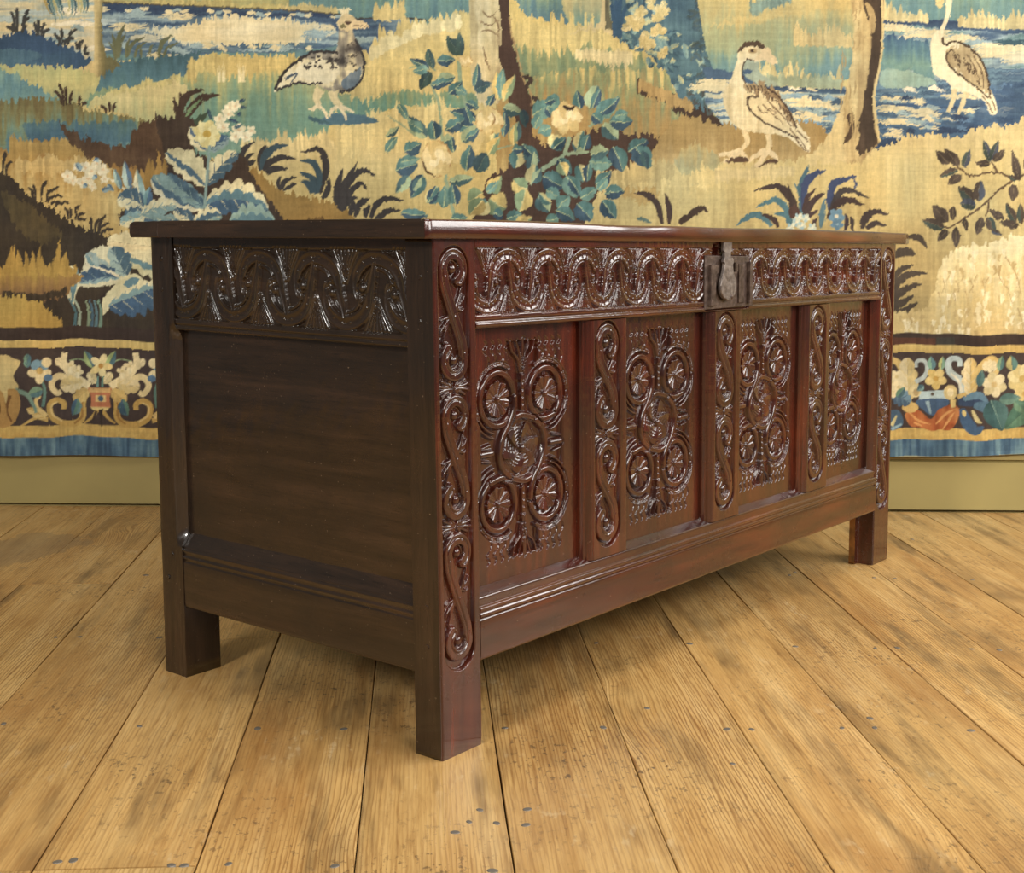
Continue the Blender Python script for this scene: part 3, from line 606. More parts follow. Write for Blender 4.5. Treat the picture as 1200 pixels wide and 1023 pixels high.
def poly(pts,col,sm=True,al=1.,jag=1.):
    """fill a closed outline; col is a colour or a function of (x,y,window) in design units"""
    p=spline(pts) if sm else np.asarray(pts,float)
    px,py=xs(p[:,0]),ys(p[:,1])
    jg=jag if (sm and (px.max()-px.min())*(py.max()-py.min())>2200) else 0; e=6 if jg else 0
    x0,x1=max(0,int(px.min())-1),min(TW,int(px.max())+2); y0,y1=max(0,int(py.min())-1-e),min(TH,int(py.max())+2+e)
    if x1<=x0 or y1<=y0: return
    big=(x1-x0)*(y1-y0)>40000
    subs=[(.5,.5)] if big else [(.25,.3),(.75,.2),(.3,.75),(.8,.7)]
    cov=np.zeros((y1-y0,x1-x0),np.float32)
    ax,ay=px,py; bx,by=np.roll(px,-1),np.roll(py,-1)
    for sx,sy in subs:
        gx=np.arange(x0,x1)+sx
        for r in range(y0,y1):
            yy=r+sy
            m=(ay>yy)!=(by>yy)
            if not m.any(): continue
            c=np.sort(ax[m]+(yy-ay[m])*(bx[m]-ax[m])/(by[m]-ay[m]))
            cov[r-y0]+=(np.searchsorted(c,gx)&1)
    cov=cov/len(subs)*al
    if jg:                                              # hatched edge: each warp steps the contour up or down
        q=(slice(y0,y1),slice(x0,x1)); ii=np.arange(y1-y0)[:,None]; jj=np.broadcast_to(np.arange(x1-x0)[None,:],cov.shape)
        cov=cov[np.clip(np.round(ii+(J1[q]*4.2+J2[q]*2.)*jg).astype(int),0,y1-y0-1),jj]
    w=(slice(y0,y1),slice(x0,x1))
    if callable(col):
        X=(np.arange(x0,x1)+.5)/SC+CX0; Y=(np.arange(y0,y1)+.5)/SC+CY0
        c=col(X[None,:],Y[:,None],w)
    else: c=col
    IMG[w]=IMG[w]*(1-cov[...,None])+cov[...,None]*c
def ramp(t,stops):
    t=np.asarray(t,np.float32); k=[s[0] for s in stops]
    return np.stack([np.interp(t,k,[float(s[1][i]) for s in stops]) for i in range(3)],-1).astype(np.float32)
def vg(y0,y1,*cols,s=.35,n=.1,sl=0.):          # upright gradient broken up by hatching; sl tilts it
    st=[(i/(len(cols)-1),c) for i,c in enumerate(cols)]
    return lambda X,Y,w: ramp((Y-y0+sl*(X-600))/(y1-y0)+VS[w]*s+LO[w]*n,st)
def hg(x0,x1,*cols,s=.15):
    st=[(i/(len(cols)-1),c) for i,c in enumerate(cols)]
    return lambda X,Y,w: ramp((X-x0)/(x1-x0)+0*Y+LO[w]*s+VS[w]*s,st)
def mott(c0,c1,s=.5): return lambda X,Y,w: ramp(.5+LO[w]*s+VS[w]*s*.5,[(0,c0),(1,c1)])
def wat(y0,y1,*cols,s=.5,cx=None):
    st=[(i/(len(cols)-1),c) for i,c in enumerate(cols)]
    def f(X,Y,w):
        t=(Y-y0)/max(1e-6,y1-y0)+HS[w]*s
        if cx: t=t+0*X; e=np.sqrt(((X-cx[0])/cx[2])**2+((Y-cx[1])/cx[3])**2); t=1.15-e*.75+HS[w]*s
        return ramp(t+0*X,st)
    return f
def stroke(pts,w0,w1,col,prof=0,n=8):
    """tapering brush stroke; prof 0 linear taper, 1 swelling leaf blade"""
    p=spline(pts,n,False); d=np.gradient(p,axis=0); d/=np.maximum(np.hypot(*d.T),1e-6)[:,None]
    nn=np.stack([-d[:,1],d[:,0]],1); t=np.linspace(0,1,len(p))
    w=(w0+(w1-w0)*t) if prof==0 else w0*np.sin(np.pi*np.clip(t*.86+.12,0,1))**.8
    poly(np.vstack([p+nn*w[:,None]/2,(p-nn*w[:,None]/2)[::-1]]),col,False)
def blades(bx,by,tips,w,col,lift=.5):
    """arching pointed blades, each from its own foot beside the root"""
    for tx,ty in tips:
        dx,dy=tx-bx,ty-by; fx,fy=bx+dx*.42,by+abs(dx)*.10
        stroke([(fx,fy),(fx+dx*.10,fy+(ty-fy)*(.55+lift*.25)),(tx-dx*.12,ty-dy*.03),(tx,ty)],w*.82,0,col,1)
def leaf(x0,y0,x1,y1,w,ca,cb,bend=0.,vein=None,ser=0,edge=None):
    """two-tone leaf: ca on the left of the run, cb on the right"""
    n=15; t=np.linspace(0,1,n); dx,dy=x1-x0,y1-y0; L=math.hypot(dx,dy) or 1; ux,uy=dx/L,dy/L; nx,ny=uy,-ux
    mid=np.stack([x0+dx*t+nx*bend*np.sin(np.pi*t),y0+dy*t+ny*bend*np.sin(np.pi*t)],1)
    pr=w*np.sin(np.pi*t**.8)**.85*.5
    if ser: pr=pr*(1+.28*((np.arange(n)%2)*2-1)*(t<.97))
    a=mid+np.array([nx,ny])*pr[:,None]; b=mid-np.array([nx,ny])*pr[:,None]
    if edge is not None:
        poly(np.vstack([mid+np.array([nx,ny])*(pr+.9)[:,None],(mid-np.array([nx,ny])*(pr+.9)[:,None])[::-1]]),edge,False)
    sh=lambda c: c if callable(c) else mott(c*.84,np.minimum(c*1.14+4,255),.7)
    poly(np.vstack([a,mid[::-1]]),sh(ca),False); poly(np.vstack([mid,b[::-1]]),sh(cb),False)
    if vein is not None: stroke([mid[0],mid[n//2],mid[-2]],1.3,.4,vein)
def lobed(x0,y0,x1,y1,w,ca,cb,n=4,bend=0.,ra=.5,rb=.5,sh=None):
    """broad scalloped leaf, ca and cb its two halves, sh a shade along the rib"""
    m=n*8+1; t=np.linspace(0,1,m); dx,dy=x1-x0,y1-y0; L=math.hypot(dx,dy); ux,uy=dx/L,dy/L; nx,ny=uy,-ux
    mid=np.stack([x0+dx*t+nx*bend*np.sin(np.pi*t),y0+dy*t+ny*bend*np.sin(np.pi*t)],1)
    env=np.sin(np.pi*np.clip(t*.93+.03,0,1))**.6; sc=.72+.28*np.abs(np.sin(np.pi*t*n))
    a=mid+np.array([nx,ny])*(env*sc*w*ra)[:,None]; b=mid-np.array([nx,ny])*(env*sc*w*rb)[:,None]
    poly(np.vstack([a,mid[::-1]]),mott(ca*.9,np.minimum(ca*1.08,255)),False); poly(np.vstack([mid,b[::-1]]),mott(cb*.86,np.minimum(cb*1.12,255)),False)
    for k in range(n):                                  # veins run out to the lobes
        f=(k+.35)/n; i=int(f*(m-1)); j=min(m-1,i+5); stroke([mid[i],a[j]*.75+mid[j]*.25],1.4,.4,cb*.9 if ra>rb else cb*1.05); stroke([mid[i],b[j]*.75+mid[j]*.25],1.2,.4,ca*.92)
    if sh is not None:
        i=mid+np.array([nx,ny])*(env*w*ra*.5*(.6+.4*np.abs(np.sin(np.pi*t*n))))[:,None]
        poly(np.vstack([i,mid[::-1]]),sh,False)
def ell(x,y,rx,ry,col,rot=0.,n=14):
    a=np.linspace(0,2*np.pi,n,endpoint=False); c,s=math.cos(rot),math.sin(rot)
    u,v=rx*np.cos(a),ry*np.sin(a); poly(np.stack([x+u*c-v*s,y+u*s+v*c],1),col,False)
def flower(x,y,r,n,col,cc,c2=None,a0=.3,pw=.42):
    for k in range(n):
        a=a0+k*2*np.pi/n; ell(x+r*.58*math.cos(a),y+r*.58*math.sin(a),r*.52,r*pw,col if (c2 is None or k%2) else c2,a)
    ell(x,y,r*.26,r*.26,cc)
def grass(pts,h,col,step=3.2,down=False,lean=.2,body=10):
    """upright (or hanging) blades of uneven length along a line, thinning out at both ends so that no line shows"""
    p=np.asarray(pts,float); X=np.arange(p[0,0],p[-1,0],step*.8); Y=np.interp(X,p[:,0],p[:,1]); s=1 if down else -1
    kx=np.arange(p[0,0]-20,p[-1,0]+40,13); g=np.interp(X,kx,RG.rand(len(kx)))
    for x,y,q in zip(X,Y,g):
        hh=h*(.3+.75*q)*(.55+.5*RG.rand()); b=body*(.3+1.1*RG.rand())+2; dx=(RG.rand()-.5)*lean*h*.9; c=col*(.9+.17*RG.rand())
        stroke([(x-dx*.2,y-s*b),(x,y),(x+dx*.4,y+s*hh*.6),(x+dx,y+s*hh)],step*1.15,0,c,1,5)
def rip(x,y,rx,ry,c):
    """a ripple on water: a few thin broken lenses"""
    n=max(2,int(ry*1.3)+1)
    for k in range(n):
        w_=rx*(.55+.5*RG.rand())*(1-.35*abs(k/(n-1)-.5)); yy=y+(k/(n-1)-.5)*1.7*ry; xx=x+(RG.rand()-.5)*rx*.5
        stroke([(xx-w_,yy+RG.rand()),(xx-w_*.3,yy-.8),(xx+w_*.4,yy+.6),(xx+w_,yy)],max(1.8,2*ry/n+1),0,c*(.96+.06*RG.rand()),1,5)
def hatch():
    """the weave: steps every contour along warp and weft, and lets each dyed hank vary"""
    global IMG
    Y,X=np.meshgrid(np.arange(TH),np.arange(TW),indexing='ij'); yy=(Y/SC+CY0)
    k=np.where(yy>381,.35,1.)
    f1=up_noise(2.2,14,11); f2=up_noise(4.5,30,12); f3=up_noise(16,3.0,13); f4=up_noise(3.,3.,14)
    sy=np.clip(Y+(f1*1.0+f2*.7)*k*SC+f4*.3,0,TH-1); sx=np.clip(X+(f3*.7)*k*SC+f4*.4*SC,0,TW-1)
    a=IMG[np.round(sy).astype(int),np.round(sx).astype(int)]
    v=1+.05*up_noise(2.4,34,15)+.03*up_noise(40,2.2,16)+.06*up_noise(30,26,17)+.03*f4
    t=up_noise(46,40,18)[...,None]*.04
    IMG=np.clip(a*v[...,None]*(1+t*np.array([1.,.15,-1.1])),0,255)
def tuft(x,y,n,h,spread,col,w=3.2,lean=0):
    for k in range(n):
        f=(k+.5)/n-.5; hh=h*(1-abs(f)*.7)*(.8+.35*RG.rand())
        stroke([(x+f*spread*.5,y),(x+f*spread*.8+lean*.3,y-hh*.55),(x+f*spread*1.5+lean,y-hh)],w,.3,col)
def weave():
    # ---- ground of the picture, far water and meadows
    poly([(-60,-60),(1260,-60),(1260,560),(-60,560)],vg(0,270,C(186,172,116),C(200,176,110),C(190,164,100)),False)
    poly([(-60,-50),(128,-50),(150,60),(110,74),(-60,70)],wat(-20,75,BL,CR,LB,CR,C(206,194,158),LB,s=.33),False)
    poly([(120,-50),(480,-50),(480,20),(400,16),(250,9),(120,3)],vg(-30,14,GR,C(172,164,104),C(150,150,104),s=.5),False)
    poly([(333,-50),(480,-50),(480,22),(400,17),(340,12)],vg(-20,20,TL,C(98,138,130),s=.5),False)
    grass([(330,14),(395,16)],16,C(196,174,112),4,body=2); grass([(120,5),(330,11)],15,C(184,168,104),3.6,body=2)
    poly([(118,3),(250,9),(400,16),(412,60),(400,72),(240,74),(112,70)],wat(0,70,BD,BL,LB,BL,TL,s=.45),False)
    poly([(122,3),(250,9),(330,12),(402,17),(402,26),(330,22),(250,19),(180,18),(122,14)],wat(0,26,BL,BD,BL,s=.7),False)
    poly([(170,36),(225,28),(262,18),(300,20),(345,24),(395,36),(360,48),(340,52),(292,52),(240,52),(200,46)],wat(0,0,C(160,178,176),C(204,198,166),CR,C(224,210,168),s=.22,cx=(288,36,112,22)),True)
    for x,y,rx,ry,c in [(160,17,16,4,LB),(150,32,26,4,CR),(175,46,28,4,C(200,192,160)),(140,52,18,3,LB),(212,20,22,3.4,CR),(226,44,26,4,CR),(372,40,24,4,LB),(384,32,14,2.5,CR),(330,56,22,3,LB),(244,53,8,2.6,CR),(262,57,6,2.4,CR),(296,55,7,2.4,CR),(323,56,7,2.6,CR),(363,57,6,2.4,CR),(210,60,18,3,LB),(190,66,22,2.5,CR)]: rip(x,y,rx,ry,c)
    for k in range(30): ell(122+k*9.6,9+k*.3+RG.rand()*2.5,4+RG.rand()*4,1.4+RG.rand()*1.4,[CR,BD,BD,CR,LB][k%5])
    stroke([(120,3),(250,8.5),(330,11.5),(402,17)],1.6,1.6,C(92,84,66))
    for k in range(26): rip(-20+RG.rand()*140,2+RG.rand()*60,8+RG.rand()*22,1.5+RG.rand()*1.6,[CR,LB,C(176,190,184),WH][k%4])
    # left islet
    poly([(-60,44),(0,43),(16,39),(30,38),(52,44),(76,54),(96,62),(108,70),(106,77),(60,79),(20,77),(-60,72)],lambda X,Y,w: ramp((Y-38)/44+LO[w]*.25+(30-X)*.006*((Y-55)/20),[(0,C(48,78,116)),(.5,C(50,84,124)),(1,C(66,112,136))]))
    poly([(-60,60),(18,58),(50,64),(26,74),(-60,74)],mott(C(86,130,138),C(58,100,132)),True,.7)
    D=C(66,66,64)
    for bx,by,tp in [(22,38,[(8,32),(14,30),(13,15),(20,10),(36,13),(36,21),(33,32)]),(46,42,[(40,28),(46,23),(54,28),(59,35)]),(74,53,[(64,40),(72,34),(90,35),(88,44),(80,47)]),(90,59,[(99,48),(92,50)]),(98,63,[(103,54),(105,62)])]: blades(bx,by,tp,5,D)
    poly([(-60,78),(12,78),(60,80),(100,78),(116,76),(124,88),(114,108),(90,122),(60,118),(20,100),(-60,84)],vg(76,122,C(182,180,118),C(196,184,118),C(160,164,116),s=.3))
    poly([(-60,78),(8,84),(34,96),(60,112),(66,121),(-60,124)],vg(76,124,C(122,156,140),C(88,138,146),C(110,150,140),s=.4))
    poly([(122,82),(140,72),(180,68),(214,64),(236,63),(222,78),(208,92),(180,100),(150,104),(126,110),(112,114)],vg(62,112,TD,C(70,116,134),C(84,130,134),s=.3))
    poly([(100,122),(122,104),(150,104),(185,100),(210,90),(228,74),(250,64),(300,66),(346,66),(360,74),(420,96),(420,180),(190,180),(170,140)],vg(62,170,C(200,176,104),C(184,172,106),C(140,154,112),C(112,144,118),C(104,144,124),C(116,150,128),s=.22))
    grass([(126,113),(160,104),(212,94)],13,C(196,182,118),3.4,False,body=4)
    poly([(104,124),(125,112),(160,106),(210,96),(222,104),(215,124),(190,150),(150,135)],vg(96,150,C(204,186,128),C(186,176,120),C(150,160,116),s=.3))
    poly([(250,68),(290,70),(320,76),(330,88),(300,92),(262,90),(240,84)],vg(64,96,C(208,178,102),C(198,172,104),C(140,152,110),s=.5),True,.7)
    grass([(222,76),(262,74),(345,72)],26,C(204,176,104),4,True,body=6)
    for x in (257,262,281,285): tuft(x,96,3,24,5,C(224,206,152),2.2)
    for k in range(6): stroke([(52+k*3.2,-6),(56+k*3.6,10),(62+k*2.2+RG.rand()*4,16+RG.rand()*12)],4,.6,[C(176,152,86),TD,TL,C(176,168,110),TL,TD][k])
    for k in range(7): stroke([(80+k*3.6,-6),(82+k*3.6,8),(81+k*3.4,12+RG.rand()*10)],4,.6,[C(176,168,110),TL,TD,C(188,176,120)][k%4])
    for x,y,tx,ty,w in [(136,72,128,50,4),(136,70,131,38,4),(137,70,147,28,5),(140,68,148,38,4),(148,68,153,44,4),(150,66,171,43,4.5),(158,68,173,50,4),(166,68,164,55,3),(186,68,203,41,5),(192,68,210,50,4),(176,66,180,52,3)]:
        stroke([(x,y),(x+(tx-x)*.25,y+(ty-y)*.6),(tx,ty)],w,.5,C(102,104,74),1)
    poly([(111,-40),(121,-40),(120,30),(122,56),(130,68),(142,78),(126,82),(123,90),(112,86),(100,82),(92,80),(106,73),(111,58)],hg(108,128,C(206,182,124),C(196,174,116),C(122,112,72),C(104,100,68),s=.1))
    # olive bank and its blue shade
    poly([(-60,124),(0,120),(30,117),(62,117),(88,122),(120,133),(168,140),(190,150),(204,166),(150,220),(-60,230)],vg(116,205,C(116,102,64),C(128,122,78),C(112,136,112),C(84,128,136),C(66,112,134),C(112,140,112),s=.3))
    poly([(30,146),(70,142),(110,146),(158,142),(156,160),(140,172),(110,176),(80,166),(40,168)],vg(140,180,C(74,116,124),C(58,102,128),C(70,116,134),s=.4),True,.85)
    blades(80,122,[(64,108),(69,100),(77,102),(86,108)],4.5,BR,.2); blades(92,124,[(95,114),(103,120)],4,BR,.2); blades(130,132,[(118,124),(128,121),(137,121)],4.6,BR,.2)
    # straw slope under it
    poly([(-60,160),(10,176),(40,166),(80,166),(120,180),(165,190),(200,190),(220,262),(190,285),(-60,285)],vg(160,285,C(168,128,70),C(180,144,80),C(200,172,108),C(192,166,104),C(178,150,90),s=.25))
    grass([(14,178),(60,172),(110,186),(165,200)],22,C(180,144,78),4,body=10); grass([(20,194),(100,196),(160,210)],18,C(202,172,108),4,body=8)
    poly([(70,146),(78,146),(92,158),(110,165),(134,172),(150,170),(158,150),(176,141),(196,148),(206,164),(226,190),(222,232),(180,226),(158,206),(126,196),(104,182),(84,168)],mott(C(78,58,44),C(104,80,58)))
    grass([(140,214),(205,214)],42,C(160,122,62),5,body=14); grass([(134,200),(160,206)],20,C(150,112,60),5)
    # sage meadow, ferns over the plant
    blades(214,152,[(203,116),(204,126),(212,110)],5,BR,.2)
    stroke([(210,152),(213,126),(222,110),(240,106)],9,1,BR,1); stroke([(214,152),(222,132),(238,115),(258,111)],10,1,BR,1); stroke([(222,156),(232,142),(246,130)],8,1,C(66,78,60),1); stroke([(216,146),(224,128),(238,116)],4,1,C(112,138,96),1)
    # straw grass and arching ferns by the ochre hillock
    poly([(272,262),(286,200),(300,172),(330,168),(345,176),(376,160),(420,156),(480,150),(500,262)],vg(150,262,C(212,188,128),C(202,178,114),C(196,170,104),s=.2))
    grass([(284,178),(340,172),(372,166),(480,152)],26,C(212,190,130),3.4,body=12)
    poly([(-60,198),(0,202),(12,206),(30,224),(58,244),(90,262),(128,276),(192,286),(200,420),(-60,420)],mott(C(56,48,42),C(72,62,48)))
    poly([(2,226),(26,234),(52,254),(74,276),(40,284),(16,258)],mott(C(112,94,56),C(66,58,44)),True,.75)
    for bx,by,tp in [(44,234,[(33,220),(39,217),(56,212),(70,220),(74,229),(82,237)]),(60,242,[(74,238)]),(84,256,[(76,244),(83,243),(95,241),(101,249),(102,256)]),(108,272,[(107,255),(126,253),(128,262),(134,268),(117,256)]),(2,204,[(8,178),(16,189)])]: blades(bx,by,tp,4.4,C(66,58,50))
    poly([(252,240),(262,188),(284,194),(308,204),(326,222),(360,230),(398,240),(424,264),(424,300),(300,300)],vg(188,265,C(160,128,66),C(170,136,74),C(150,116,60),s=.35,sl=-.15))
    grass([(318,266),(380,262)],16,C(110,82,46),5,body=3)
    poly([(300,216),(316,236),(326,262),(300,266),(286,240)],mott(BR,BM),True,.8)
    D2=C(64,60,58); Bl=C(60,82,92)
    stroke([(283,196),(284,180),(289,172),(299,166)],7,1,D2,1); stroke([(286,194),(290,184),(298,179)],5,1,D2,1); stroke([(292,194),(296,189),(300,187)],5,1,D2,1); ell(287,190,6,4,D2)
    stroke([(305,200),(304,185),(308,175),(313,172)],6,1,D2,1); stroke([(307,200),(310,184),(322,172),(338,170)],9,1,Bl,1); stroke([(309,201),(316,190),(330,184),(347,186)],8,1,D2,1); stroke([(312,204),(320,198),(338,197)],8,1,D2,1)
    stroke([(328,222),(326,214),(329,206)],5,1,D2,1); stroke([(330,222),(334,212),(348,207)],6,1,D2,1); stroke([(332,224),(340,218),(348,215)],5,1,D2,1)
    for q in ([(374,226),(382,200),(376,176),(352,178)],[(372,226),(374,204),(366,190),(351,188)],[(369,226),(367,210),(351,201)],[(366,226),(362,216),(353,211)]): stroke(q,8,1,D2 if q[1][1]<202 else Bl,1,10)
    for q in ([(378,232),(384,222),(386,208)],[(392,236),(396,216),(402,196)],[(394,240),(402,218),(419,190)],[(396,244),(410,212),(425,199),(440,207)],[(398,246),(410,226),(422,215),(430,222)],[(400,248),(410,234),(419,232)],[(410,252),(414,240),(416,236)],[(416,254),(422,238),(434,232)],[(428,254),(430,246),(434,240)],[(434,256),(442,238),(456,232),(474,236)],[(440,258),(452,248),(470,246)],[(398,230),(400,222),(400,214)]): stroke(q,7.5,1,D2,1)
    # great plant with scalloped leaves
    poly([(182,140),(200,136),(232,146),(226,172),(254,190),(284,184),(300,214),(326,250),(330,266),(150,266),(160,232),(196,204)],mott(C(60,48,42),C(78,64,52)))
    CL,CB,CM=C(214,202,156),C(66,100,122),C(118,150,146)
    lobed(243,176,224,150,24,CL,C(196,188,134),3,0,.5,.5,C(70,100,130)); lobed(246,176,268,160,16,C(56,92,128),C(128,152,150),3)
    lobed(242,216,196,178,30,CL,C(206,196,150),4,-3,.5,.62,CB); lobed(243,216,278,178,24,CL,CB,4,3,.55,.5)
    lobed(240,242,178,208,34,C(206,196,158),CM,4,4,.5,.6,CB); lobed(240,242,196,204,22,CM,CB,4,2)
    lobed(240,240,314,246,40,CL,C(56,94,130),5,10,.62,.5,C(80,124,140)); lobed(222,256,164,254,26,CL,CM,4,3,.7,.3,CB); lobed(232,262,204,246,18,CL,CB,3); lobed(228,264,260,252,26,CL,CM,4,2,.6,.4,CB); lobed(268,264,322,262,26,C(140,170,158),C(150,172,150),5,4,.9,.3,C(84,128,142))
    stroke([(246,172),(243,205),(240,244)],3,3.4,C(126,154,146))
    flower(243,157,15,8,C(218,206,146),C(190,160,70),C(206,190,124)); ell(243,157,5,4.5,C(186,152,66))
    for x,y,r in [(258,140,7),(266,131,6),(270,126,6.5),(276,123,6),(262,149,7),(280,152,8),(276,160,7),(294,153,6),(288,160,6),(268,134,6)]: flower(x,y,r,5,C(222,208,164),PK,C(232,220,180),RG.rand()*3)
    for x,y,x1,y1 in [(280,120,288,116),(282,126,289,126),(278,134,283,132),(268,142,280,142),(248,140,244,128),(274,150,284,146)]: leaf(x,y,x1,y1,4.5,BD,TD)
    # white sprig left of it
    stroke([(152,228),(138,214),(122,206)],3.2,2.4,C(218,204,164))
    for x,y,r in [(80,206,7),(86,211,6),(101,196,7),(108,200,7),(104,209,7),(114,192,6),(121,199,7),(97,214,6),(109,218,5),(123,210,5),(92,196,5)]: flower(x,y,r,5,C(228,216,180),PK,C(216,204,166),RG.rand()*3)
    for x,y,x1,y1 in [(96,200,91,190),(110,205,114,209),(98,216,103,219),(126,216,134,224),(120,224,130,220),(112,190,116,186)]: leaf(x,y,x1,y1,6,C(74,116,150),C(140,172,178))
    for x,y,x1,y1,w,a,b in [(142,222,134,196,8,C(150,178,166),C(76,116,132)),(152,224,146,188,11,C(160,182,170),C(68,104,138)),(166,246,160,198,14,C(214,206,166),C(132,168,164)),(170,246,176,218,12,C(98,146,150),C(64,104,140))]: leaf(x,y,x1,y1,w,a,b)
    lobed(168,242,138,232,30,CL,CB,3,-4,.5,.5); lobed(168,248,146,256,22,CL,CB,3); lobed(170,252,140,262,20,CL,C(120,158,158),3); lobed(166,250,206,240,22,CL,CM,4,3)
    # cabbage leaves beside the chest
    lobed(190,290,126,282,26,CR,C(210,198,152),5,0,.6,.6); lobed(206,318,150,300,34,C(206,198,150),CL,4,0,.5,.5,C(90,132,142))
    poly([(94,320),(104,296),(118,288),(130,288),(146,296),(152,310),(150,326),(128,334),(104,336),(92,338),(86,358),(76,338),(75,322),(84,312)],C(206,200,162),jag=0)
    lobed(140,324,102,296,30,C(214,206,170),C(150,174,168),3,6,.5,.4,C(104,144,150)); lobed(142,322,92,330,34,C(128,160,162),C(56,92,128),4,0,.16,.5); lobed(148,322,130,290,28,C(150,176,170),CB,3,0,.4,.6,None); leaf(88,310,85,355,15,C(88,130,140),C(206,198,156),-3); stroke([(140,322),(116,314),(104,310)],4,1,C(220,210,176))
    poly([(122,368),(121,350),(132,336),(144,326),(158,320),(168,328),(166,340),(150,346),(134,354)],C(204,196,152),jag=0); lobed(128,358,190,332,44,CL,C(54,90,126),5,0,.35,.6,C(120,156,156)); ell(154,330,9,5,C(88,132,148),-.4)
    stroke([(120,372),(118,352),(124,344)],4,3,BK); 
    for x,c in [(88,C(70,110,122)),(93,C(150,168,150)),(104,C(126,146,120)),(108,C(64,100,124)),(113,C(82,122,136)),(118,C(110,140,120))]: stroke([(x,386),(x+1,365),(x-6+(x>100)*4,350)],4.2,2,c)
    # golden grass low on the left
    grass([(-40,322),(90,322)],44,C(178,140,66),4.4,body=14); poly([(-60,322),(88,322),(84,336),(60,350),(-60,350)],vg(316,350,C(178,142,66),C(156,118,64),C(124,92,62),s=.3))
    grass([(6,344),(46,348),(80,340)],10,C(70,58,44),3,True,body=2); poly([(-60,344),(10,345),(40,350),(58,362),(68,386),(-60,386)],vg(342,386,C(190,156,76),C(174,138,66),s=.3))
    # middle meadow
    poly([(396,170),(396,120),(404,104),(430,70),(470,40),(520,30),(560,20),(560,180)],vg(20,150,C(206,184,116),C(210,184,114),C(200,176,108),C(206,182,120),s=.25))
    poly([(400,-50),(570,-50),(570,24),(520,28),(470,40),(450,24),(410,22)],vg(-20,40,C(112,148,132),C(96,138,134),C(78,122,132),s=.5),False)
    poly([(410,21),(480,22),(490,34),(462,44),(430,66),(410,76)],wat(20,70,BD,BL,LB,BL,BD,s=.4),False); stroke([(416,21.5),(470,21.5),(500,24)],2,2,C(70,66,62))
    grass([(426,76),(448,58),(470,44),(500,40),(524,34),(560,26)],32,C(210,186,118),5.2,body=18); grass([(436,66),(462,52),(500,36),(540,30)],24,C(222,206,150),7,body=3)
    grass([(440,21),(476,21)],26,C(204,182,118),5,body=2)
    poly([(394,140),(396,112),(424,106),(470,104),(560,110),(560,128),(470,124),(440,134),(420,150)],vg(98,150,C(136,150,108),C(104,142,116),C(90,134,120),s=.5),False)
    grass([(412,108),(440,100),(480,96),(545,104)],22,C(206,180,112),3.6,True,body=14)
    grass([(396,156),(444,148),(482,138),(540,136)],34,C(212,190,126),3.8,body=26)
    # wader with mottled wings at left
    poly([(372,142),(396,132),(436,138),(440,144),(390,146)],C(70,108,126)); poly([(362,136),(380,140),(388,144),(366,142)],TD)
    bw=lambda X,Y,w: ramp(.55+LO[w]*.8+VS[w]*.2,[(0,C(66,62,60)),(.42,C(150,140,120)),(.6,CR),(1,C(226,212,174))])
    poly([(321,106),(328,94),(342,78),(358,66),(376,61),(392,62),(396,48),(397,34),(398,22),(404,14),(412,20),(413,32),(416,44),(422,58),(426,76),(422,94),(408,105),(386,106),(370,100),(348,98),(330,104)],bw,jag=0)
    poly([(346,84),(358,74),(378,70),(394,74),(398,86),(386,96),(366,96)],mott(C(214,200,160),C(226,214,178)))
    poly([(400,96),(414,84),(424,78),(420,96),(406,105)],mott(C(62,84,104),C(150,160,160)))
    stroke([(322,104),(332,86),(346,74),(362,63),(380,60),(396,63)],3.6,3,C(58,52,50)); stroke([(324,105),(346,98),(366,98),(378,98)],3,2,C(60,56,56)); stroke([(416,46),(424,62),(427,78),(423,94),(410,105),(394,108)],2.4,2.6,C(58,56,58)); stroke([(334,92),(348,86),(340,98)],3,1,C(66,82,100))
    for k in range(34): ell(352+RG.rand()*44,66+RG.rand()*14,1+RG.rand()*1.8,.8+RG.rand(),C(66,60,56))
    for k in range(20): ell(404+RG.rand()*14,46+RG.rand()*40,1.4,.9+RG.rand(),C(88,80,70))
    for a in (-.9,-.6,-.3,0,.3,.6,1): stroke([(403,20),(403+math.sin(a)*6,12),(403+math.sin(a)*11,8+abs(a)*4)],3,.6,C(222,206,160))
    poly([(396,24),(404,17),(414,19),(417,28),(412,36),(402,36),(396,32)],C(206,184,136)); ell(408,27,4,2.2,C(90,70,58)); poly([(414,24),(424,24),(433,32),(424,34),(413,33)],C(220,196,150)); stroke([(414,30),(424,30),(432,32)],1.2,.6,C(110,90,70)); ell(402,31,4,2.5,C(120,112,76))
    for q in ([(376,104),(371,114),(374,124)],[(390,106),(392,116),(400,124)]): stroke(q,12,6,C(210,188,136))
    for q in ([(374,122),(366,128),(361,128)],[(374,123),(380,130),(384,138)],[(398,124),(408,128),(415,132)],[(398,124),(404,134),(406,140)],[(396,124),(388,130),(386,136)]): stroke(q,5,2.4,C(218,196,150))
    # mid trunk and dark bank behind the roses
    poly([(560,-50),(830,-50),(830,40),(700,34),(650,28),(600,14),(560,20)],vg(-20,32,C(150,156,116),C(110,140,126),C(84,124,134),C(76,118,130),s=.4,sl=.02),False)
    poly([(660,-50),(724,-50),(724,34),(668,30)],vg(-10,32,C(190,174,120),C(176,168,118),C(120,146,124),s=.6),True,.9)
    poly([(590,12),(620,20),(650,26),(690,32),(720,42),(748,56),(768,70),(790,96),(820,110),(860,150),(850,220),(700,240),(590,240)],vg(14,205,C(208,180,106),C(198,172,104),C(132,140,96),C(150,132,84),C(168,134,78),C(172,138,80),C(184,152,90),s=.28,sl=-.18))
    poly([(592,44),(640,56),(690,40),(730,52),(756,78),(724,82),(690,80),(650,86),(600,86)],vg(36,90,C(180,166,104),C(118,136,98),C(104,126,96),s=.6),True,.7)
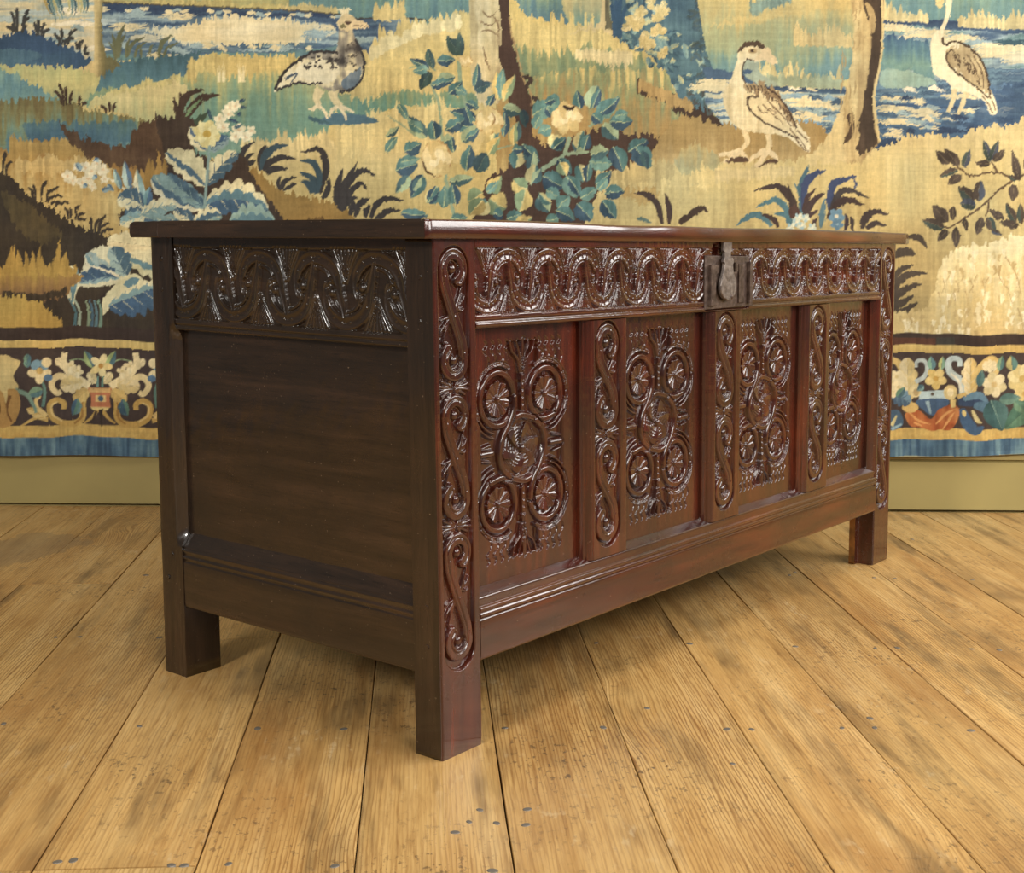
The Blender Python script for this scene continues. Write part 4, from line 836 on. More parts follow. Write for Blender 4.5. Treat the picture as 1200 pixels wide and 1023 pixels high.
    grass([(594,42),(650,44),(700,42),(748,60)],34,C(208,182,112),3.6,True,body=20); grass([(676,62),(740,66)],24,C(212,190,134),3.6,True,body=4)
    poly([(706,-50),(712,-50),(712,10),(718,30),(730,40),(690,36),(660,38),(694,30),(704,22)],C(206,180,124)); poly([(709,-50),(713,-50),(714,14),(718,36),(709,34)],C(104,98,74),False)
    poly([(553,-50),(592,-50),(594,20),(590,60),(592,90),(586,120),(556,110),(551,40)],hg(550,594,C(180,160,112),C(214,196,148),C(204,184,132),C(168,146,104),s=.25))
    for q in ([(565,14),(572,20),(582,14)],[(562,26),(574,30),(584,22)],[(564,38),(574,36),(586,44)],[(578,18),(584,30),(584,44)],[(566,56),(570,70),(574,84)]): stroke(q,2.2,1,C(138,112,78),1)
    poly([(580,-50),(596,-50),(597,10),(599,44),(606,66),(612,92),(622,112),(624,140),(626,160),(650,170),(700,150),(730,156),(772,160),(790,170),(796,196),(780,186),(770,200),(740,196),(718,212),(700,240),(700,272),(548,272),(556,250),(566,226),(574,206),(590,200),(606,170),(604,140),(596,118),(590,92),(584,60),(588,40)],mott(C(72,54,46),C(86,64,52),.35))
    stroke([(597,20),(600,44),(607,66),(614,94),(623,112),(624,138)],2,2,C(168,136,88))
    for x,y in ((617,90),(622,94),(618,100),(627,116),(631,120),(626,126)): ell(x,y,4.5,3,C(70,56,48),RG.rand()*3)
    # undercut and blue bush
    poly([(716,-50),(806,-50),(822,10),(838,60),(842,96),(830,140),(800,120),(784,92),(768,68),(742,50),(724,40)],mott(C(58,90,108),C(84,122,130)))
    for k in range(110):
        t=RG.rand(); x,y=722+t*100+RG.rand()*14,-16+RG.rand()*62+t*84; a=RG.rand()*6.3; L=9+RG.rand()*8; q=k%4; leaf(x,y,x+L*math.cos(a),y+L*math.sin(a)-4,6,[C(52,84,104),C(66,102,116),C(104,144,146),C(148,164,140)][q],[C(78,118,128),C(58,90,108),C(126,156,148),C(180,176,128)][q])
    for x,y,tp in [(722,44,[(716,6),(722,0),(728,-2),(718,24),(734,10)])]: blades(x,y,tp,6,C(46,84,118),.1)
    for x,y,r in [(740,30,12),(752,20,11),(770,16,10),(776,10,9),(760,46,11),(772,38,10),(756,52,8),(774,60,9),(752,14,7),(764,4,8)]:
        for k in range(5): a=RG.rand()*6.3; lobed(x,y,x+r*1.05*math.cos(a),y+r*1.05*math.sin(a),r*.95,[C(210,186,124),C(196,172,110),C(220,198,140)][k%3],[C(190,166,104),C(206,182,120),C(180,164,110)][k%3],2)
    for k in range(44):
        y=2+RG.rand()*112; x=806+RG.rand()*26+(y-40)*.1; a=-.6+RG.rand()*1.4; L=10+RG.rand()*7; leaf(x,y,x+L*math.cos(a),y-L*math.sin(a),6,C(72,88,86),C(60,88,104),0,None,.5)
    poly([(747,94),(752,98),(766,104),(784,110),(800,118),(836,132),(862,148),(840,146),(804,138),(786,126),(768,114),(748,112)],BR); grass([(750,98),(784,112),(812,124)],16,C(174,140,84),4,True,body=3)
    for x,y in ((806,112),(814,104),(822,112),(812,122),(826,124),(834,116),(838,128),(846,136),(830,134)): 
        for k in range(4): a=-.2-k*.5; stroke([(x,y),(x+9*math.cos(a),y+9*math.sin(a))],3.6,.8,[C(84,76,70),C(76,92,88)][k%2])
    # right: far meadow, water
    poly([(808,-50),(1000,-50),(1000,90),(970,100),(840,96),(828,60)],vg(-10,100,C(198,176,108),C(190,172,112),C(158,162,120),C(150,160,122),C(108,146,140),C(96,138,140),s=.14),False)
    poly([(900,12),(940,-4),(1000,-30),(1000,6),(960,14),(924,20),(860,30),(830,32)],vg(-10,40,C(206,178,110),C(204,178,114),s=.3),True,.55); grass([(880,10),(930,-6)],14,C(120,146,134),3,True)
    grass([(932,50),(1000,52)],30,C(206,182,122),3.4,body=2)
    poly([(826,78),(870,86),(930,100),(1000,102),(1260,60),(1260,170),(1000,172),(900,172),(850,150),(826,120)],wat(90,178,BL,LB,CR,LB,BL,C(120,156,172),BL,BD,s=.42),False)
    poly([(826,80),(856,84),(860,92),(840,92),(826,88)],BL); poly([(890,96),(930,99),(990,104),(988,110),(940,108),(900,104)],wat(94,112,BD,BL,s=.6),True)
    for x,y,rx,ry,c in [(836,100,30,7,CR),(860,108,14,6,C(206,192,152)),(938,118,42,6,CR),(930,128,30,3,LB),(945,136,40,5,CR),(946,150,34,3.4,CR),(930,102,10,2.2,WH),(952,104,9,2,CR)]: rip(x,y,rx,ry,c)
    for k in range(46): rip(900+RG.rand()*86,110+RG.rand()*52,5+RG.rand()*12,1.2+RG.rand(),[CR,LB,BL,C(120,158,178)][k%4])
    grass([(890,97),(985,102)],36,C(204,186,128),4.4,body=1); grass([(900,97),(985,102)],22,C(150,160,128),4.4,body=1)
    # right of the great trunk
    poly([(1030,-50),(1260,-50),(1260,36),(1130,30),(1034,22)],vg(-20,34,C(126,154,132),C(104,142,136),C(92,136,138),s=.5),False)
    poly([(1030,20),(1110,24),(1260,36),(1260,180),(1020,180)],wat(18,170,BL,LB,TL,LB,BL,C(96,138,162),BL,C(60,100,142),BD,s=.3),False)
    poly([(1032,20),(1110,25),(1190,32),(1260,36),(1260,42),(1190,40),(1110,34),(1034,27)],wat(18,44,BD,BL,s=.5),False)
    for x,y,rx,ry,c in [(1050,33,24,4,CR),(1090,40,36,5,CR),(1130,46,30,4,CR),(1150,52,30,4,LB),(1180,60,60,9,CR),(1200,70,40,6,C(204,192,154)),(1190,50,30,2.5,TD)]: rip(x,y,rx,ry,c)
    poly([(1034,44),(1060,44),(1092,54),(1094,90),(1066,84),(1034,82)],vg(42,90,C(48,84,126),C(76,122,140),C(112,150,138),C(92,136,140),s=.2)); poly([(1034,82),(1056,82),(1080,88),(1098,98),(1080,102),(1034,102)],mott(C(128,162,150),C(150,172,152)))
    for x,y,rx,ry,c in [(1068,105,12,2,WH),(1096,104,12,2.4,WH),(1050,116,22,3.4,CR),(1076,118,13,2.4,CR),(1050,128,28,4,CR),(1090,132,44,5,C(208,194,152)),(1070,143,40,3,CR),(1120,138,20,3,C(200,190,156)),(1046,158,16,2.6,CR)]: rip(x,y,rx,ry,c)
    for k in range(70): rip(1036+RG.rand()*180,100+RG.rand()*54,6+RG.rand()*14,1.1+RG.rand(),[CR,LB,BL,C(76,118,160),BD][k%5])
    poly([(1160,110),(1200,96),(1260,90),(1260,160),(1180,156),(1140,150)],mott(C(44,72,112),C(60,98,140)),True,.7)
    grass([(1034,22),(1086,24)],26,C(206,186,128),3.8,body=1); grass([(1124,30),(1210,33)],28,C(206,186,128),3.8,body=1)
    # ochre bank under bird, cream hill at right
    poly([(790,140),(830,142),(862,146),(930,142),(965,150),(960,200),(780,215),(760,190)],vg(136,200,C(160,130,76),C(166,136,82),C(188,160,104),s=.3))
    poly([(760,240),(790,200),(840,192),(890,190),(950,186),(1000,182),(1040,170),(1064,160),(1090,158),(1122,160),(1150,148),(1186,146),(1206,134),(1260,110),(1260,400),(700,400),(700,230)],vg(150,300,C(206,184,126),C(200,178,116),C(196,172,110),C(176,152,96),s=.22))
    poly([(790,190),(812,168),(836,180),(846,200),(820,215),(795,212)],vg(170,216,C(186,164,106),C(150,150,112),C(168,162,118),s=.4),True,.8)
    grass([(700,214),(760,206),(800,214),(850,202)],26,C(206,184,122),3.8,body=12); grass([(840,206),(930,200)],14,C(212,190,132),4,body=6); grass([(715,212),(790,200)],26,C(188,168,112),4,body=10)
    # great trunk on the right
    poly([(990,-50),(1032,-50),(1034,40),(1030,80),(1024,110),(1026,140),(1030,164),(1022,176),(1000,190),(950,192),(946,184),(966,166),(980,140),(990,110),(998,70),(1000,20)],hg(960,1034,C(206,184,126),C(208,186,130),C(188,162,108),C(150,124,84),s=.3))
    poly([(1008,-50),(1030,-50),(1033,36),(1030,76),(1024,96),(1022,120),(1024,150),(1028,168),(1010,178),(1002,180),(1008,160),(1004,150),(1010,120),(1016,96),(1020,60),(1020,30),(1012,10)],mott(C(66,54,44),C(84,68,54)))
    poly([(1014,4),(1022,10),(1026,26),(1022,40),(1018,24)],C(172,146,98)); poly([(992,136),(1000,134),(1000,158),(988,168),(994,152)],C(84,66,50)); poly([(1006,100),(1012,110),(1010,130),(1004,140)],C(180,154,104))
    stroke([(1032,-40),(1034,40),(1030,80),(1024,110),(1026,140),(1031,166)],2.6,3,C(206,182,124))
    for k in range(26): x=985+RG.rand()*22; y=RG.rand()*150; stroke([(x,y),(x+1,y+8),(x-1,y+18)],1.8,.6,C(168,142,94),1)
    # standing bird by the trunk
    poly([(886,58),(872,70),(872,86),(880,94),(900,100),(912,98),(892,86),(890,72)],C(150,160,136)); ell(876,84,6,3,BL)
    wb=lambda X,Y,w: ramp(.5+VS[w]*.35+LO[w]*.4+(X-870)*.004,[(0,C(190,168,122)),(.5,C(212,194,148)),(1,C(224,208,166))])
    poly([(864,66),(866,56),(876,49),(888,48),(897,55),(898,66),(890,72),(874,70),(870,80),(871,94),(884,100),(900,104),(912,114),(924,130),(938,148),(948,162),(949,178),(938,172),(922,160),(900,156),(880,154),(866,150),(855,138),(848,122),(848,108),(854,98),(860,84)],wb,jag=0)
    poly([(864,62),(868,54),(877,48.5),(888,48),(896,54),(898,62),(892,56),(880,54),(870,58)],C(84,68,54)); ell(882,60,5.5,3,C(176,150,104)); ell(882,59.5,2.6,1.6,C(70,54,44)); poly([(898,56),(906,64),(912,74),(904,75),(894,70),(884,70)],C(216,192,146)); stroke([(884,71),(876,70),(871,76),(870,88),(874,98)],1.8,1.6,C(84,66,52))
    poly([(872,98),(884,98),(904,102),(916,116),(930,138),(932,150),(920,134),(904,116),(888,110),(874,106)],mott(C(116,92,66),C(190,164,116)))
    for k in range(13): x=875+k*4.2; y=104+max(0,k-4)*4.2; stroke([(x,y-4),(x+2,y),(x+1,y+5)],1.6,.8,C(76,60,48))
    stroke([(896,101),(912,112),(926,132),(934,150)],2.2,2,C(72,56,46))
    poly([(877,114),(884,112),(900,116),(914,130),(926,146),(934,154),(936,160),(922,154),(900,144),(884,134),(877,124)],C(212,192,144)); stroke([(890,113),(880,113),(876,120),(882,132),(900,145),(922,155),(936,162)],2.2,2,C(76,60,48))
    for q in ([(894,122),(904,132),(918,144)],[(900,118),(914,132),(928,148)],[(888,124),(892,130),(900,132)],[(902,128),(908,130),(910,136)],[(926,150),(938,164),(948,178)],[(934,152),(944,162),(948,166)],[(930,158),(940,172),(947,177)]): stroke(q,1.6,1,C(110,86,62))
    for q in ([(872,152),(876,166),(866,178)],[(900,156),(902,168),(898,178)]): stroke(q,7,5,C(212,188,138))
    for q in ([(868,176),(856,180),(842,181)],[(868,176),(858,186),(848,190)],[(868,177),(872,182),(877,188)],[(898,176),(886,182),(878,190)],[(899,177),(892,188),(886,197)],[(900,177),(908,182),(911,188)]): stroke(q,7,4,C(220,196,148))
    poly([(850,190),(862,184),(874,184),(877,189),(862,190)],C(92,70,54)); poly([(888,197),(898,188),(908,186),(912,190),(900,191)],C(92,70,54))
    # crane in the water
    poly([(1104,-50),(1116,-50),(1115,0),(1112,20),(1106,36),(1106,46),(1118,50),(1132,54),(1146,66),(1156,84),(1160,104),(1166,118),(1168,132),(1160,134),(1154,120),(1142,112),(1132,110),(1116,106),(1110,96),(1096,88),(1091,72),(1090,50),(1096,38),(1104,28),(1108,8)],wb,jag=0); poly([(1088,-50),(1104,-50),(1106,4),(1096,4)],C(206,184,124))
    poly([(1108,62),(1116,56),(1130,54),(1144,64),(1154,82),(1158,104),(1150,108),(1136,98),(1120,84),(1110,74)],mott(C(150,126,88),C(206,184,134)))
    stroke([(1104,44),(1106,52),(1118,49),(1132,54),(1146,66),(1156,86),(1160,112)],2.6,2.4,C(78,62,48)); stroke([(1116,58),(1109,64),(1110,74),(1124,88),(1140,100),(1158,114)],2.2,2,C(78,62,48))
    for k in range(26): x=1114+RG.rand()*34; y=56+(x-1114)*.9+RG.rand()*14; stroke([(x,y),(x+2.5,y+2),(x+2,y+5)],1.7,.6,C(84,66,50))
    for q in ([(1140,66),(1150,84),(1152,104)],[(1132,64),(1144,84),(1148,102)],[(1158,112),(1164,122),(1166,130)],[(1150,112),(1158,122),(1162,132)]): stroke(q,1.5,1,C(100,80,58))
    for q in ([(1118,104),(1116,118),(1110,132)],[(1132,108),(1128,120),(1122,134)]): stroke(q,7,4,C(210,188,136))
    # dark blades and blossoms above the lid, right of middle
    B2=C(70,116,130); B3=C(58,72,112)
    for q,c,w in [([(932,254),(926,232),(912,218),(884,223)],C(70,58,54),9),([(928,262),(920,242),(906,234),(886,243)],B2,8),([(904,264),(894,254),(880,252),(863,264)],B2,8),([(912,266),(906,256),(892,250)],C(74,58,54),7),([(926,264),(922,252),(907,250)],B2,7),([(936,250),(930,232),(923,216)],C(72,60,54),4),([(939,250),(938,228),(931,214)],B2,5),([(938,248),(940,214),(948,193)],C(66,104,120),7),([(941,246),(944,216),(954,204),(968,200)],B3,9),([(941,252),(946,232),(956,220)],C(74,58,54),6),([(943,254),(952,236),(967,225)],C(72,58,56),8),([(944,258),(950,250),(959,246)],C(74,58,56),5),([(972,246),(974,222),(982,212),(1004,206)],B3,9),([(972,250),(980,232),(992,222),(1018,232)],C(70,64,62),8),([(970,256),(980,240),(994,234),(1013,240)],C(72,58,54),9),([(962,266),(964,248),(967,232)],C(80,118,130),7),([(1010,268),(1012,258),(1022,248),(1041,250)],C(70,60,58),9),([(1014,268),(1024,262),(1039,264)],C(70,60,58),7),([(956,268),(954,260),(958,254)],C(74,58,56),5),([(990,270),(992,258),(990,250)],C(70,60,64),5),([(998,270),(998,258),(996,252)],C(70,60,58),5),([(800,260),(812,250),(822,244),(830,248)],BR,8),([(776,262),(770,240),(758,228),(744,226)],C(72,58,52),8),([(784,262),(784,244),(779,226)],C(74,58,52),7),([(746,254),(754,258),(764,261)],C(88,110,100),4),([(796,262),(800,256),(804,252)],BR,7),([(1000,208),(1003,216),(1000,222)],B3,3)]: stroke(q,w,1,c,1)
    ell(931,248,7,8,C(84,62,54))
    for x,y in ((936,254),(944,255),(933,260),(940,264),(927,266),(952,266)): flower(x,y,5,5,C(150,184,190),WH,C(206,208,180))
    flower(980,253,9,5,C(96,146,176),WH); flower(981,262,7,5,C(84,132,164),C(150,180,190))
    # dark spray on the right hill
    DB=C(78,66,56); DG=C(66,76,68)
    for q in ([(1200,204),(1184,214),(1170,222),(1158,234),(1146,244),(1132,254),(1116,264),(1104,266)],[(1186,212),(1176,204),(1166,202),(1150,203),(1138,206),(1128,200),(1116,190)],[(1168,202),(1164,194),(1161,190)],[(1200,258),(1190,268),(1196,262)],[(1158,236),(1157,246),(1154,252)]): stroke(q,2.6,2,C(96,76,56))
    for x,y,x1,y1,w in [(1112,192,1096,176,12),(1124,194,1106,174,12),(1128,196,1136,176,10),(1122,197,1100,206,9),(1126,204,1110,216,11),(1160,190,1152,164,9),(1160,188,1170,164,9),(1163,189,1178,176,9),(1160,192,1142,190,9),(1142,236,1122,218,15),(1146,236,1148,210,14),(1194,212,1186,176,10),(1192,212,1182,206,7),(1188,216,1186,236,12),(1143,240,1124,238,14),(1110,260,1092,240,16),(1116,258,1116,240,8),(1106,266,1080,258,13),(1110,268,1098,282,10),(1119,266,1120,290,10),(1130,256,1131,270,7),(1150,254,1144,276,11),(1156,254,1166,274,11),(1160,270,1174,274,6),(1176,256,1158,246,10),(1190,260,1178,238,11),(1194,264,1170,260,10),(1196,262,1195,238,9),(1208,206,1199,186,8),(1210,260,1204,240,9)]: leaf(x,y,x1,y1,w,DB if RG.rand()>.3 else DG,DB if RG.rand()>.25 else C(70,76,88))
    # fern beside the chest, woolly sheep
    for q,w in (([(1062,278),(1076,278),(1086,290)],8),([(1046,300),(1060,294),(1072,299)],11),([(1046,330),(1054,316),(1070,310)],7),([(1048,338),(1062,322),(1086,320)],9),([(1048,350),(1060,338),(1080,332)],8),([(1048,360),(1058,352),(1070,346)],8),([(1048,368),(1060,362),(1075,354)],8),([(1050,380),(1048,350),(1052,320)],9)): stroke(q,w,1,C(76,66,56),1)
    poly([(1046,402),(1044,372),(1060,364),(1080,362),(1092,346),(1096,330),(1100,312),(1110,298),(1124,290),(1146,286),(1160,286),(1178,278),(1200,274),(1260,270),(1260,402)],vg(280,400,C(222,204,152),C(216,196,140),C(202,176,114),C(204,178,118),s=.3))
    for k in range(240):
        x=1052+RG.rand()*180; y=290+RG.rand()*98
        if y<366 and x<1104+max(0,(318-y))*1.1: continue
        L=7+RG.rand()*9; stroke([(x,y),(x+(RG.rand()-.5)*6,y+L*.6),(x+(RG.rand()-.5)*4,y+L)],5,.6,[C(222,206,158),C(228,212,166),C(188,162,106),C(206,184,128)][k%4])
    for x,y in ((1106,326),(1122,328),(1138,326),(1152,328),(1100,340),(1118,342),(1132,340)):
        stroke([(x-2,y),(x,y+6),(x+1,y+16)],1.5,.5,C(178,150,98)); stroke([(x+6,y-4),(x+2,y+3)],1.3,.5,C(178,150,98))
    for q in ([(1172,310),(1170,324),(1180,338),(1186,356)],[(1178,300),(1190,320),(1196,346)],[(1192,360),(1198,380),(1199,394)]): stroke(q,1.6,.8,C(176,148,96))
    roses(); border(); hatch()
def roses():
    lt,bt,tb,yl,dk=C(132,152,118),C(66,98,102),C(74,118,116),C(206,176,102),C(54,78,88)
    sets={'a':(C(150,166,126),bt),'b':(tb,C(52,80,100)),'y':(yl,C(132,152,110)),'d':(dk,C(62,92,96)),'c':(C(206,190,128),tb),'e':(C(84,130,124),C(104,144,130)),'k':(C(62,84,76),C(54,76,76))}
    for q,w in (([(536,268),(524,214),(518,160),(514,120),(500,90)],4),([(634,200),(648,190),(660,182),(668,160)],6),([(660,180),(690,178)],4.5),([(690,148),(704,140),(716,134)],4),([(511,82),(500,76),(480,80)],2),([(538,72),(540,100),(548,130)],5),([(488,160),(470,146),(455,136)],2),([(580,176),(600,170),(610,172)],2)): stroke(q,w,w*.7,C(140,158,124))
    L='''k 508,80 502,56 10;k 506,84 492,106 12;k 540,66 524,42 14;k 540,66 538,38 9;b 504,82 480,68 9;e 502,82 484,84 10;b 512,72 534,70 12;a 512,96 534,90 14;b 504,100 532,94 11;b 556,104 560,74 9;d 556,106 576,98 14;b 526,110 542,96 12;y 584,118 582,84 12;e 588,116 590,80 10;y 590,118 604,88 11;b 572,126 580,110 8;a 590,126 612,132 14;b 560,140 528,130 14;b 556,150 530,142 14;a 500,162 478,136 16;b 510,164 506,140 16;e 496,154 478,144 12;b 522,154 546,140 14;a 541,166 560,146 15;b 545,164 562,150 9;e 452,178 466,160 10;b 474,178 494,168 16;b 464,200 490,192 20;e 470,190 492,186 10;a 518,168 532,160 14;b 532,178 530,160 8;b 546,200 552,170 15;d 558,202 570,178 18;a 480,206 464,226 14;b 496,204 482,232 16;a 494,208 484,224 9;c 500,238 514,218 16;b 502,238 516,224 10;b 512,218 500,234 9;e 520,244 522,218 15;b 534,240 530,214 14;a 526,212 556,208 12;b 470,250 502,252 14;e 528,256 548,254 12;y 582,130 574,158 13;b 590,160 592,130 11;c 578,168 580,140 10;y 572,182 586,160 12;a 600,168 608,142 14;y 602,170 604,146 9;c 606,176 604,198 18;b 600,176 614,176 10;a 614,176 628,186 14;b 612,170 632,190 12;a 626,178 620,206 12;y 566,226 548,236 22;y 572,226 586,206 16;e 570,226 584,212 9;y 574,232 594,244 26;c 572,236 556,250 20;y 566,234 550,252 18;b 578,250 590,252 14;e 594,256 612,250 14;y 618,222 600,210 20;c 622,216 628,192 18;a 624,214 634,196 9;y 616,222 608,248 20;a 630,230 644,248 18;c 632,226 646,240 10;b 636,206 662,220 22;e 640,222 656,232 14;e 646,148 630,156 14;c 644,172 660,160 20;b 648,174 664,160 12;a 680,164 674,178 16;c 676,174 684,152 12;b 684,176 690,156 12;b 654,186 670,204 16;y 656,190 664,206 14;c 678,192 684,214 14;b 690,192 688,214 10;e 690,190 718,192 18;a 692,182 714,176 16;a 706,146 724,164 18;b 718,172 730,202 20;b 736,178 760,164 16;b 744,172 762,196 22;d 752,176 758,198 10;e 664,206 676,232 20;b 668,210 680,230 12;e 680,232 700,220 14;b 698,216 716,200 14;e 700,222 712,208 10;b 708,226 732,224 16;e 654,244 668,230 16;b 676,238 694,258 22;b 706,234 722,256 18;e 640,258 656,254 14;b 652,246 674,258 16;y 604,262 624,254 14;a 690,126 700,100 18;b 694,126 704,104 10;e 672,126 682,112 9;b 680,128 676,106 12;e 640,116 656,126 18;e 624,134 650,122 20;b 638,120 652,118 9;e 700,138 724,116 18;b 702,134 726,114 12;b 714,142 742,142 18;e 720,136 736,132 12;b 694,134 706,144 14;e 626,150 634,132 12;a 452,160 468,148 8;b 640,126 648,138 10;e 466,122 478,142 9;b 546,128 552,146 10;d 612,128 616,150 10;b 546,120 560,128 10;e 534,104 548,110 10'''
    for it in L.split(';'):
        k,a,b,w=it.split(); w=float(w)*1.12; x0,y0=map(float,a.split(',')); x1,y1=map(float,b.split(',')); ca,cb=sets[k]
        j=.92+.16*RG.rand(); leaf(x0,y0,x1,y1,float(w),ca*j,cb*j,RG.rand()*3-1.5,C(176,184,134) if k in 'abec' else (C(222,200,130) if k=='y' else None))
    for x,y,rx,ry in ((512,186,18,22),(574,142,17,16),(664,138,19,17),(546,72,8,7)):
        ell(x,y,rx,ry,C(172,134,80)); ell(x-1,y-1,rx*.9,ry*.9,C(206,174,116))
        for k in range(11):
            a=k*.9; r=.55+.25*(k%3)/2; ell(x+rx*r*math.cos(a)*.8,y+ry*r*math.sin(a)*.8,rx*.46,ry*.38,[C(214,190,128),C(222,198,140),C(204,176,112)][k%3],a)
        for k in range(5): a=k*1.3; ell(x+rx*.25*math.cos(a)+1,y+ry*.3*math.sin(a),rx*.3,ry*.26,[C(230,210,158),C(208,180,118)][k%2],a)
    stroke([(496,188),(500,200),(512,207)],2.6,1.4,C(84,64,44),1); stroke([(660,124),(668,128),(674,124)],5,2,C(60,48,42),1); stroke([(576,132),(580,140),(576,150)],2,1,C(160,124,76),1)
def band(y0a,y0b,col,x0=-60,x1=1260):                 # y measured left and right
    f=lambda x,p,q: p+(q-p)*(x/1200)
    poly([(x0,f(x0,*y0a)),(x1,f(x1,*y0a)),(x1,f(x1,*y0b)),(x0,f(x0,*y0b))],col,False)
def border():
    wob=lambda X: 1.2*np.sin(X*.045)+.8*np.sin(X*.11+1)
    def strip(a,b,col):
        X=np.linspace(-60,1260,120); t=X/1200
        poly(list(zip(X,a[0]+(a[1]-a[0])*t+wob(X)))+list(zip(X[::-1],b[0]+(b[1]-b[0])*t[::-1]+wob(X[::-1]))),col,False)
    strip((382,391),(400,406),mott(C(58,46,42),C(72,58,50)))
    poly([(1040,394),(1096,395),(1096,406),(1040,406)],C(92,58,44),False); poly([(1096,394),(1118,394),(1118,407),(1096,406)],C(66,62,54),False)
    strip((397,404),(407,414),vg(396,414,C(208,178,104),C(196,162,88),s=.3))
    strip((406,413),(500,516),mott(C(66,54,50),C(78,64,58),.4))
    strip((498,502),(514,519),vg(496,520,C(196,158,84),C(204,168,90),C(190,150,76),s=.5))
    strip((512,515),(536,534),lambda X,Y,w: ramp(.5+VS[w]*.7+LO[w]*.3,[(0,C(46,80,112)),(.5,C(62,104,136)),(1,C(92,134,152))]))
    for ox in (118,-106,340,562,784,1006+20): candelabra(ox)
    for x0 in (1040,): urn(x0)
def acan(x,y,pts,col,w,hi):                            # acanthus scroll with leafy lobes
    stroke(pts,w,w*.45,col,0,10)
    stroke(pts,w*.35,w*.12,hi,0,10)
def candelabra(ox):
    if ox>900: return
    G1,G2,G3,W1=C(190,150,76),C(212,178,108),C(158,114,56),C(220,198,146)
    for s in (-1,1):
        f=lambda x,y: (ox+s*x,y)
        P=lambda q: [f(a,b) for a,b in q]
        stroke(P([(14,452),(20,470),(20,488),(28,496),(44,496),(56,488),(58,474),(50,468),(42,472),(42,480)]),8.5,6,G1,0,8)
        stroke(P([(15,454),(21,472),(21,488),(30,497)]),3.4,2.4,G3); stroke(P([(44,494),(55,486),(56,475),(49,470)]),2.4,2,G2)
        stroke(P([(12,452),(24,444),(36,436),(42,424),(41,412)]),9,7,W1,0,8); stroke(P([(20,448),(34,446),(46,440),(54,444),(56,452),(50,460),(45,458)]),9,6,C(214,190,134),0,8)
        lobed(*f(20,448),*f(46,452),22,W1,C(204,178,116),3,0); lobed(*f(38,430),*f(52,420),12,W1,W1,2); lobed(*f(14,456),*f(30,470),18,C(206,172,100),C(196,160,90),3)
        lobed(*f(24,470),*f(30,486),13,C(98,134,126),C(60,96,118),2); leaf(*f(26,466),*f(32,488),9,C(88,128,108),C(62,98,124))
        for bx,by in ((34,428),(26,434)):
            flower(*f(bx,by),6.5,4,W1,C(206,180,120)); ell(*f(bx,by+5),3,4,C(226,208,160))
        stroke(P([(14,424),(24,420),(36,422)]),1.8,1.2,C(136,156,110)); leaf(*f(8,430),*f(18,410),11,C(150,166,104),C(70,108,116))
        lobed(*f(4,448),*f(14,436),12,W1,C(206,184,128),3); stroke(P([(2,480),(10,490),(18,496)]),5,2,G1)
        stroke(P([(60,492),(74,490),(92,500)]),6,2,C(198,158,84)); lobed(*f(62,490),*f(84,478),13,G2,G1,3); stroke(P([(62,488),(72,478),(74,468),(70,464),(76,462)]),6,3,G2)
        # side flower and leaf
        stroke(P([(66,476),(64,456),(70,440)]),4,3,C(88,124,110)); leaf(*f(66,456),*f(84,462),13,C(76,114,116),C(112,140,110))
        lobed(*f(84,430),*f(84,414),10,C(110,146,120),C(70,112,126),2)
        for k in range(5): a=.3+k*1.257; ell(ox+s*(70+8*math.cos(a)),434+9*math.sin(a),6.5,5,W1 if k<3 else C(104,148,170),a)
        ell(*f(70,434),4,4,C(196,160,90)); ell(*f(62,424),6,6,W1); ell(*f(60,442),5,4,C(72,112,150))
        poly(P([(94,452),(100,440),(92,424),(98,420),(114,418),(116,470),(100,460)]),C(206,178,112)); stroke(P([(98,456),(84,462),(76,476),(74,484)]),6,3,C(112,140,118)); poly(P([(96,456),(112,460),(116,498),(100,496),(92,476)]),C(176,132,70)); stroke(P([(104,462),(108,480),(102,494)]),4,2,C(120,80,44))
    poly([(ox-14,454),(ox+14,454),(ox+11,466),(ox+13,478),(ox-11,478),(ox-10,466)],C(186,110,72),False); poly([(ox-12,454),(ox+12,454),(ox+13,459),(ox-13,459)],C(206,160,96),False); poly([(ox-5,462),(ox+7,462),(ox+7,470),(ox-5,470)],C(206,170,104),False); ell(ox+1,466,3.2,3.4,C(66,92,112)); poly([(ox-12,476),(ox+12,476),(ox+9,481),(ox-8,481)],C(212,184,112),False)
    stroke([(ox+1,480),(ox+2,500)],5,1,C(62,50,44)); stroke([(ox-4,482),(ox-10,496)],3,1,C(70,56,48))
    for k in range(5): a=-1.2+k*1.257; ell(ox+1+7*math.cos(a),428+8*math.sin(a),7,4.2,C(218,190,120) if k%2 else C(226,204,142),a)
    ell(ox+1,428,3,3,C(180,130,60)); stroke([(ox-3,452),(ox-2,440)],3,2,C(100,140,126)); stroke([(ox+3,452),(ox+3,440)],3,2,C(88,130,110))
